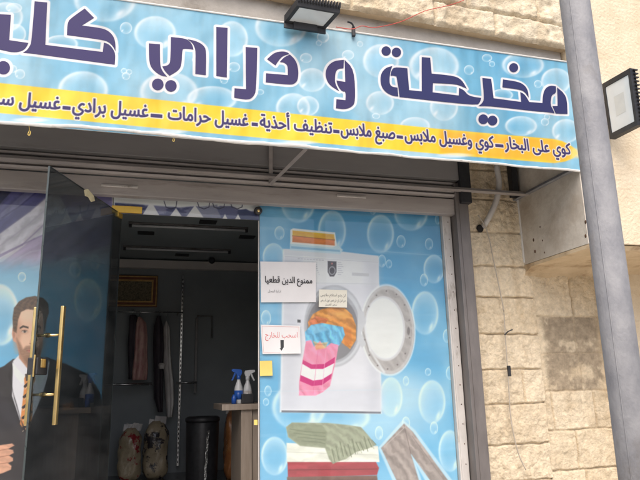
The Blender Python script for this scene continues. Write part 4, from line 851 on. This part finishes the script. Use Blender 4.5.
bm = bmesh.new(); box(bm, (Pf[3].x + .06, -.862, 3.86), (Pf[2].x - .06, -.846, zz + .05), .003); box(bm, (Pf[3].x + .10, -.85, zz + .04), (Pf[2].x - .10, -.75, zz + .052), .002); obj('bracket', bm, 'black', f1)
bm = bmesh.new(); a_, b_ = Pf[3], Pf[2]; prism(bm, [a_ + Vector((0, -.003, -.002)), b_ + Vector((0, -.003, -.002)), b_ + Vector((0, -.003, -.035)), a_ + Vector((0, -.003, -.035))], (0, .012, 0)); obj('lower_lip', bm, 'black', f1)
for u_ in (.32, .5, .68): p = a_.lerp(b_, u_); obj('label_plate', bx((p.x - .018, p.y - .0075, p.z - .028), (p.x + .018, p.y - .0035, p.z - .016), .001), 'whiteplastic', f1)
tl, bl = at(602, 84, -.835), at(609, 139, -.835); Xf = tl.x
Pr = [tl, atX(629.7, 68, Xf), atX(637.5, 125, Xf), Vector((Xf, bl.y, bl.z))]
f2, c2 = flood('floodlight', 'LED floodlight mounted side-on to the cream wall right of the pole', Pr, (.045, 0, 0), (1, 2), Pr[0])
bm = bmesh.new(); box(bm, (Xf + .012, -.85, c2.z - .09), (Xf + .03, -.801, c2.z + .09), .003); obj('bracket', bm, 'black', f2)

tag(obj('power_cable', tube(bmesh.new(), smoothpath([at(336, 27, -.86), at(352, 29, -.87), at(362, 26, -.885), at(375, 27.5, -.885), at(400, 22, -.85), at(425, 11, -.85), at(450, 5, -.85), at(468, -2, -.85), at(500, -20, -.85)], 6), .0028, 8), 'red', None, True), 'thin red wire rising from the sign top across the parapet stone', 'cable')
bm = bmesh.new(); a_ = at(353.5, 27, -.82); box(bm, (a_.x - .012, -.83, a_.z - .07), (a_.x + .010, -.808, a_.z), .004); tube(bm, smoothpath([a_ + Vector((-.05, -.03, .012)), a_ + Vector((-.02, -.02, .012)), a_ + Vector((0, -.01, -.01))], 5), .006, 8)
tag(obj('cable_clip', bm, 'black'), 'small black clip hanging on the top edge of the sign', 'clip')
pts = smoothpath([at(497, 150, -.14) + Vector((0, 0, .15)), at(496.5, 164, -.14), at(499, 182, -.13), at(497, 198, -.115), at(492, 211, -.09), at(485, 224, -.05), at(480, 228.5, .05)], 6)
cd_ = thing('conduit_pipe', 'bent grey conduit pipe entering a hole in the stone wall', 'pipe', pts[-1])
obj('pipe', tube(bmesh.new(), pts, .0235, 16), 'conduit', cd_, True)
bm = bmesh.new(); p = at(480, 228.5, -.035); lathe(bm, [(.001, -.004), (.028, -.004), (.032, 0), (.02, .004), (.001, .004)], (0, 0, 0), 18); bmesh.ops.transform(bm, matrix=Matrix.Translation(p) @ Matrix.Rotation(R(90), 4, 'X'), verts=bm.verts); obj('wall_hole', bm, 'hole', cd_, True)
wp = smoothpath([at(478, 215, -.075), at(485, 226, -.075), at(489.5, 240, -.072), at(493, 258, -.072), at(496.5, 274, -.07), at(500.5, 294, -.07), at(503.6, 310, -.07), at(505, 332, -.07), at(506.4, 352, -.07), at(507.4, 366, -.07), at(508.6, 385, -.07), at(511, 420, -.07), at(518, 452, -.07), at(526, 470, -.07)], 5)
wc = thing('wall_wire', 'thin beige wire running down the stone wall beside the shutter rail', 'cable', wp[-1])
obj('wire', tube(bmesh.new(), wp, .0048, 8), 'greycable', wc, True)
p = at(509, 371, -.075); bm = bmesh.new(); box(bm, (p.x - .012, p.y - .01, p.z - .04), (p.x + .012, p.y + .01, p.z + .04), .004); obj('connector', bm, 'black', wc)
bm = bmesh.new(); tube(bm, [at(504.5, 335, -.07), at(508, 331.5, -.085), at(512.5, 329.5, -.09)], .005, 8); obj('wire_tie', bm, 'dark', wc)
for x, y, l_, lab in ((29, 131, .05, 'short yellow string hanging under the sign, nearer the left end'), (173, 140, .035, 'tiny pale thread hanging under the sign above the open door')):
    p = at(x, y - 5, YS + .01); q = smoothpath([p, p + Vector((.004, 0, -l_ * .5)), p + Vector((-.002, 0, -l_)), p + Vector((.008, 0, -l_ - .004)), p + Vector((.010, 0, -l_ * .6))], 4)
    tag(obj('string', tube(bmesh.new(), q, .0022, 6), 'sticky'), lab, 'string')

# ================================================================== INSIDE THE SHOP
YBk = 3.2
# gilt framed picture
a_, b_ = at(118, 275, YBk - .03), at(157, 307, YBk - .03)
pc = thing('framed_picture', 'gilt framed oriental picture hanging on the back wall', 'picture', ((a_.x + b_.x) / 2, YBk - .02, b_.z))
def frame(bm, x0, x1, z0, z1, wd, y0, y1):
    for lo, hi in (((x0, y0, z0), (x1, y1, z0 + wd)), ((x0, y0, z1 - wd), (x1, y1, z1)), ((x0, y0, z0 + wd), (x0 + wd, y1, z1 - wd)), ((x1 - wd, y0, z0 + wd), (x1, y1, z1 - wd))): box(bm, lo, hi, .004)
bm = bmesh.new(); frame(bm, a_.x - .25, b_.x, b_.z, a_.z, .05, YBk - .04, YBk - .006); obj('outer_frame', bm, 'redwood', pc)
bm = bmesh.new(); frame(bm, a_.x - .25 + .008, b_.x - .008, b_.z + .008, a_.z - .008, .014, YBk - .05, YBk - .042); frame(bm, a_.x - .2, b_.x - .05, b_.z + .05, a_.z - .05, .02, YBk - .045, YBk - .01); obj('gilt_moulding', bm, 'gilt', pc)
obj('canvas', bx((a_.x - .18, YBk - .02, b_.z + .07), (b_.x - .07, YBk - .012, a_.z - .07)), 'weave', pc)
# slotted wall posts and rails
for x0, y0, x1, y1, g_, r_, lab in ((183.5, 275, 177, 466, 3.1, .012, 'silver slotted upright post beside the hanging garment bag'), (199, 318, 193, 393, 3.1, .014, 'dull grey upright tube right of the slotted post')):
    a_ = at(x0, y0, g_); b_ = at(x1, y1, g_); xx = (a_.x + b_.x) / 2
    t = thing('wall_post', lab, 'post', (xx, g_, max(FL, b_.z))); zt, zb = a_.z, max(FL, b_.z)
    obj('upright', bx((xx - r_, g_ - .012, zb), (xx + r_, g_ + .012, zt), .002), 'chrome' if r_ == .012 else 'steel', t)
    if r_ == .012:
        bm = bmesh.new(); z = zb + .03
        while z < zt - .03: box(bm, (xx - .005, g_ - .0135, z), (xx + .005, g_ - .0125, z + .025)); z += .05
        o = obj('slot', bm, 'hole', t); o['kind'] = 'stuff'
def hrail(x0, x1, y, g_, lab, r=.012, m='chrome'):
    a_, b_ = at(x0, y, g_), at(x1, y, g_); z = (a_.z + b_.z) / 2
    t = thing('clothes_rail', lab, 'rail', ((a_.x + b_.x) / 2, g_, z), 'chrome rails along the back wall')
    obj('tube', tube(bmesh.new(), [(a_.x, g_, z), (b_.x, g_, z)], r, 14), m, t, True)
    for x in (a_.x + .05, b_.x - .05): obj('wall_bracket', tube(bmesh.new(), [(x, g_, z), (x, YBk, z)], .008, 8), 'steel', t)
    return z
zr = hrail(100, 183, 312, 2.95, 'upper chrome rail that carries the hanging clothes under the picture', .009)
hrail(90, 152, 384.5, 2.9, 'lower chrome rail at the left, below the pink garment', .014); hrail(176, 197, 382.7, 2.9, 'short lower chrome rail right of the slotted post', .013)
bm = bmesh.new(); a_, b_ = at(197, 316, 3.1), at(212, 316, 3.1); c_ = at(212, 338, 3.1); tube(bm, [(a_.x, 3.1, a_.z), (b_.x, 3.1, a_.z), (b_.x, 3.1, c_.z)], .010, 8)
tag(obj('wall_hook', bm, 'steel'), 'grey bent wall bracket above the black drum', 'bracket')
def garment(name, lab, pts, g_, m, cat, depth=.10, seed=1, hook=True):
    """a hanging cloth from rows of (left x, right x, y) photo points: folded closed shell"""
    rows = [(at(l, y, g_), at(r_, y, g_)) for l, r_, y in pts]; n = 28
    zt = rows[0][0].z; t = thing(name, lab, cat, ((rows[0][0].x + rows[0][1].x) / 2, g_, zt), 'clothes hanging on the back rail')
    R2 = []
    for i in range(len(rows) - 1):
        for k in range(5): R2.append((rows[i][0].lerp(rows[i + 1][0], k / 5), rows[i][1].lerp(rows[i + 1][1], k / 5)))
    R2.append(rows[-1]); bm = bmesh.new(); rings = []
    for i, (l, r_) in enumerate(R2):
        c0 = (l + r_) / 2; hw = (r_.x - l.x) / 2; f_ = min(1, i / 6); rg = []
        for k in range(n):
            th = 2 * math.pi * k / n; w_ = 1 + .16 * f_ * math.sin(th * 5 + seed + .05 * i) + .10 * f_ * math.sin(th * 8 + seed * 2)
            rg.append(bm.verts.new((c0.x + hw * math.cos(th) * (1 + .05 * math.sin(i * .7 + seed)), g_ + depth * (.4 + .6 * f_) * math.sin(th) * w_, c0.z)))
        rings.append(rg)
    for a1, b1_ in zip(rings, rings[1:]):
        for k in range(n): bm.faces.new((a1[k], b1_[k], b1_[(k + 1) % n], a1[(k + 1) % n]))
    bm.faces.new(rings[0]); bm.faces.new(rings[-1][::-1]); obj('cloth', bm, m, t, True)
    if hook:
        p = Vector(t.location); bm = bmesh.new(); tube(bm, smoothpath([p + Vector((0, 0, -.01)), p + Vector((0, 0, .03)), Vector((p.x + .012, p.y, max(p.z + .05, zr))), Vector((p.x, p.y, max(p.z + .06, zr + .012))), Vector((p.x - .012, p.y, max(p.z + .05, zr)))], 4), .003, 6); obj('hanger_hook', bm, 'chrome', t)
    return t
garment('hanging_garment', 'dark jacket hanging left of the pink patterned garment', [(130, 136, 315), (129, 140, 322), (128, 141, 345), (128, 142, 379)], 2.98, 'darkcloth', 'garment', .06, 1)
garment('hanging_garment', 'pink and beige patterned garment in clear wrap on the rail', [(138, 141, 317), (136, 146.5, 323), (135, 147.5, 340), (133, 148, 364), (132, 147, 380)], 2.93, 'pinkcloth', 'garment', .08, 2)
garment('hanging_garment', 'black long coat hanging beside the pale garment bag', [(157, 161, 316), (154, 163, 326), (153, 164, 350), (154, 163, 398), (158, 163, 412)], 2.98, 'darkcloth', 'garment', .07, 3)
garment('garment_bag', 'pale grey long garment bag hanging on the rail', [(165.5, 167, 321), (163.5, 170, 328), (163.5, 171, 350), (163.5, 172, 368), (164.5, 174, 380), (166, 174.5, 404), (166.5, 172.5, 417)], 2.93, 'plasticbag', 'garment bag', .06, 4)
obj_ = garment('garment_bag', 'short white wrapped bundle hanging at the side of the pale bag', [(159, 164, 363), (158.5, 165.5, 365), (158.5, 165, 369)], 2.9, 'plasticbag', 'garment bag', .05, 5, False)
# blanket bags
def bag(lab, x0, x1, yt, g_, m, seed, dep=.20, ybot=None, z0=FL):
    a_, b_ = at(x0, yt, g_), at(x1, yt, g_); cx_, hw = (a_.x + b_.x) / 2, (b_.x - a_.x) / 2; h_ = a_.z - z0
    t = thing('blanket_bag', lab, 'blanket bag', (cx_, g_ + dep / 2, z0), 'rolled blankets in plastic on the floor')
    bm = bmesh.new(); rings = []; n = 30; rr = np.random.default_rng(seed)
    for i in range(17):
        v = i / 16; s_ = min(1, (max(v, .02) / .1) ** .3 if v < .1 else 1) * min(1, (max(1 - v, .01) / .22) ** .33 if v > .78 else 1); rg = []
        for k in range(n):
            th = 2 * math.pi * k / n; q = (abs(math.cos(th)) ** 3 + abs(math.sin(th)) ** 3) ** (-1 / 3)
            w_ = 1 + .07 * math.sin(3 * th + v * 7 + seed) + .05 * math.sin(7 * th - v * 16) + .03 * rr.uniform(-1, 1)
            rg.append(bm.verts.new((cx_ + hw * .95 * s_ * q * w_ * math.cos(th), g_ + dep / 2 + dep / 2 * s_ * q * w_ * math.sin(th), z0 + h_ * v)))
        rings.append(rg)
    for a1, b1_ in zip(rings, rings[1:]):
        for k in range(n): bm.faces.new((a1[k], a1[(k + 1) % n], b1_[(k + 1) % n], b1_[k]))
    bm.faces.new(rings[0][::-1]); bm.faces.new(rings[-1]); obj('blanket', bm, m, t, True)
    bm = bmesh.new(); zt = z0 + h_; cy_ = g_ + dep / 2
    for q_ in range(7):
        a1 = rr.uniform(-.6, .6) * hw; prism(bm, [(cx_ + a1 - .03, cy_ + rr.uniform(-.05, .05), zt - .03), (cx_ + a1 + .04, cy_ + rr.uniform(-.05, .05), zt - .03), (cx_ + a1 + .05 + rr.uniform(-.02, .02), cy_, zt + rr.uniform(.01, .05)), (cx_ + a1 - .02, cy_, zt + rr.uniform(.02, .06))], (0, .012, 0))
    obj('plastic_fold', bm, 'plasticbag', t)
bag('rolled beige blanket with a red flower, leftmost bag on the shop floor', 119, 142.5, 429, 2.62, 'blanket', 1)
bag('rolled beige blanket with dark flowers, next to the slotted post', 144.5, 169.5, 422, 2.72, 'blanket2', 2)
bag('orange brown rolled blanket on the floor beside the counter leg', 226, 241, 411, 2.3, 'orangeblanket', 3, .25)
# dark drum
g_ = 2.3; a_, b_ = at(186, 422, g_), at(219, 422, g_); cx_, rr_ = (a_.x + b_.x) / 2, (b_.x - a_.x) / 2; h_ = a_.z - FL
dm = thing('plastic_drum', 'black plastic drum with a silver tape stripe standing on the floor', 'drum', (cx_, g_, FL))
obj('drum_body', lathe(bmesh.new(), [(.001, 0), (rr_ * .9, 0), (rr_ * .93, .02), (rr_, h_ * .97), (rr_ * .97, h_)], (cx_, g_, FL), 30), 'dark', dm, True)
obj('lid', lathe(bmesh.new(), [(rr_ * 1.02, 0), (rr_ * 1.05, .01), (rr_ * 1.05, .035), (rr_ * .9, .05), (.001, .055)], (cx_, g_, FL + h_), 30), 'dark', dm, True)
bm = bmesh.new(); th = -1.45; q = []
for k in range(12):
    z = .04 + (h_ - .12) * k / 11; r_ = rr_ * (.93 + .07 * z / h_) + .004; t0 = th + .03 * math.sin(k * 1.9) + .012 * k
    q.append((bm.verts.new((cx_ + r_ * math.cos(t0 - .07), g_ + r_ * math.sin(t0 - .07), FL + z)), bm.verts.new((cx_ + r_ * math.cos(t0 + .07), g_ + r_ * math.sin(t0 + .07), FL + z))))
for u_, v_ in zip(q, q[1:]): bm.faces.new((u_[0], u_[1], v_[1], v_[0]))
obj('silver_tape', bm, 'foil', dm)
# counter
g_ = .62; a_ = at(222, 404.5, g_); top = a_.z; x0 = a_.x; xp = at(241, 430, g_ + .03).x
ct = thing('counter', 'pale wood counter just inside the doorway, carrying spray bottles', 'counter', (x0 + .4, g_ + .3, FL))
obj('counter_top', bx((x0, g_, top - .045), (x0 + 1.2, g_ + .6, top), .003), 'wood', ct)
obj('end_panel', bx((xp, g_ + .025, FL), (xp + .085, g_ + .57, top - .0455), .003), 'wood', ct)
obj('front_panel', bx((xp + .09, g_ + .045, FL), (x0 + 1.17, g_ + .07, top - .0455), .003), 'wood', ct)
def spray(lab, x, y0, y1, g_, body, head, flip=1, ml='bluebottle'):
    b_ = at(x, y1, g_); z0 = top; h_ = at(x, y0, g_).z - z0
    t = thing('spray_bottle', lab, 'spray bottle', (b_.x, g_, z0), 'spray bottles on the counter'); r_ = .034
    obj('bottle', lathe(bmesh.new(), [(.001, .0005), (r_ * .95, .0005), (r_, .008), (r_, h_ * .42), (r_ * .86, h_ * .5), (r_ * .5, h_ * .62), (r_ * .38, h_ * .68), (r_ * .38, h_ * .74)], (b_.x, g_, z0), 20), body, t, True)
    obj('label_band', lathe(bmesh.new(), [(r_ + .0012, h_ * .12), (r_ + .0012, h_ * .38)], (b_.x, g_, z0), 20), ml, t, True)
    obj('collar', lathe(bmesh.new(), [(r_ * .5, h_ * .70), (r_ * .5, h_ * .80), (r_ * .4, h_ * .81)], (b_.x, g_, z0), 14), head, t, True)
    bm = bmesh.new(); f_ = flip; zq = z0 + h_ * .81
    prism(bm, [(b_.x + f_ * x_, g_ - .012, zq + z_ * h_) for x_, z_ in ((-.018, 0), (.016, 0), (.02, .06), (.05, .12), (.058, .14), (.055, .19), (.02, .19), (-.02, .17), (-.026, .1))], (0, .024, 0)); obj('spray_head', bm, head, t)
    bm = bmesh.new(); prism(bm, [(b_.x + f_ * x_, g_ - .006, zq + z_ * h_) for x_, z_ in ((.022, .06), (.034, .09), (.046, -.03), (.058, -.13), (.048, -.14), (.034, -.04))], (0, .012, 0)); obj('trigger', bm, head, t)
spray('blue-labelled spray bottle with white trigger on the counter end', 238.5, 369, 404, g_ + .12, 'whiteplastic', 'bluebottle', -1)
spray('clear white spray bottle, right of the blue-labelled one on the counter', 247.5, 370, 404, g_ + .13, 'whiteplastic', 'whiteplastic', 1, 'plasticbag')
bm = bmesh.new(); p = at(247, 404, g_ + .06); box(bm, (p.x - .045, g_ + .02, top + .0005), (p.x + .05, g_ + .075, top + .075), .006); o = obj('black_box', bm, 'black'); tag(o, 'small black box on the counter in front of the bottles', 'box')
bm = bmesh.new(); p = at(234, 404, g_ + .06); lathe(bm, [(.001, 0), (.02, 0), (.02, .05), (.012, .06), (.012, .07), (.001, .07)], (p.x, g_ + .06, top + .0005), 16); tag(obj('bottle_cap', bm, 'bluebottle', None, True), 'small blue cap standing at the end of the counter', 'cap')
# ceiling tubes, vents, spot
for x0_, x1_, y0_, y1_, g_, lab in ((132, 245, 226, 231.5, 1.7, 'unlit ceiling tube light nearer the doorway'), (126, 228, 248.5, 253.5, 2.7, 'unlit ceiling tube light nearer the back wall')):
    a_, b_ = atZ(x0_, y0_, 3.11), atZ(x1_, y1_, 3.11); yy = (a_.y + b_.y) / 2; yy = min(yy, 2.95)
    a_ = at(x0_, y0_, yy); b_ = at(x1_, y1_, yy)
    t = thing('ceiling_light', lab, 'ceiling light', ((a_.x + b_.x) / 2, yy, 3.15), 'unlit tube lights on the dark ceiling')
    obj('tube', tube(bmesh.new(), [(a_.x, yy, 3.118), (b_.x, yy, 3.118)], .012, 12), 'whiteplastic', t, True); obj('batten', bx((a_.x - .03, yy - .02, 3.131), (b_.x + .03, yy + .02, 3.149), .003), 'steel', t)
    for x_a, x_b in ((a_.x - .028, a_.x - .002), (b_.x + .002, b_.x + .028)): obj('end_cap', bx((x_a, yy - .015, 3.10), (x_b, yy + .015, 3.1305), .002), 'black', t)
for x, y, lab in ((146, 233, 'dark square ceiling vent at the left, close to the door'), (208, 222, 'dark square ceiling vent nearest the shutter'), (182, 255, 'dark square ceiling vent nearest the back wall'), (247, 237, 'dark square ceiling vent near the right jamb')):
    p = atZ(x, y, 3.145); t = thing('ceiling_vent', lab, 'vent', p, 'vents in the dark ceiling'); bm = bmesh.new()
    for k in range(5): box(bm, (p.x - .08, p.y - .06 + k * .026, 3.140), (p.x + .08, p.y - .042 + k * .026, 3.1485))
    obj('grille', bm, 'black', t)
p = atZ(212, 259, 3.13); bm = bmesh.new(); bmesh.ops.create_uvsphere(bm, u_segments=16, v_segments=10, radius=.04, matrix=Matrix.Translation((p.x, min(p.y, 3.0), 3.112))); tag(obj('ceiling_camera', bm, 'dark', None, True), 'small dark dome on the ceiling by the beam', 'camera')
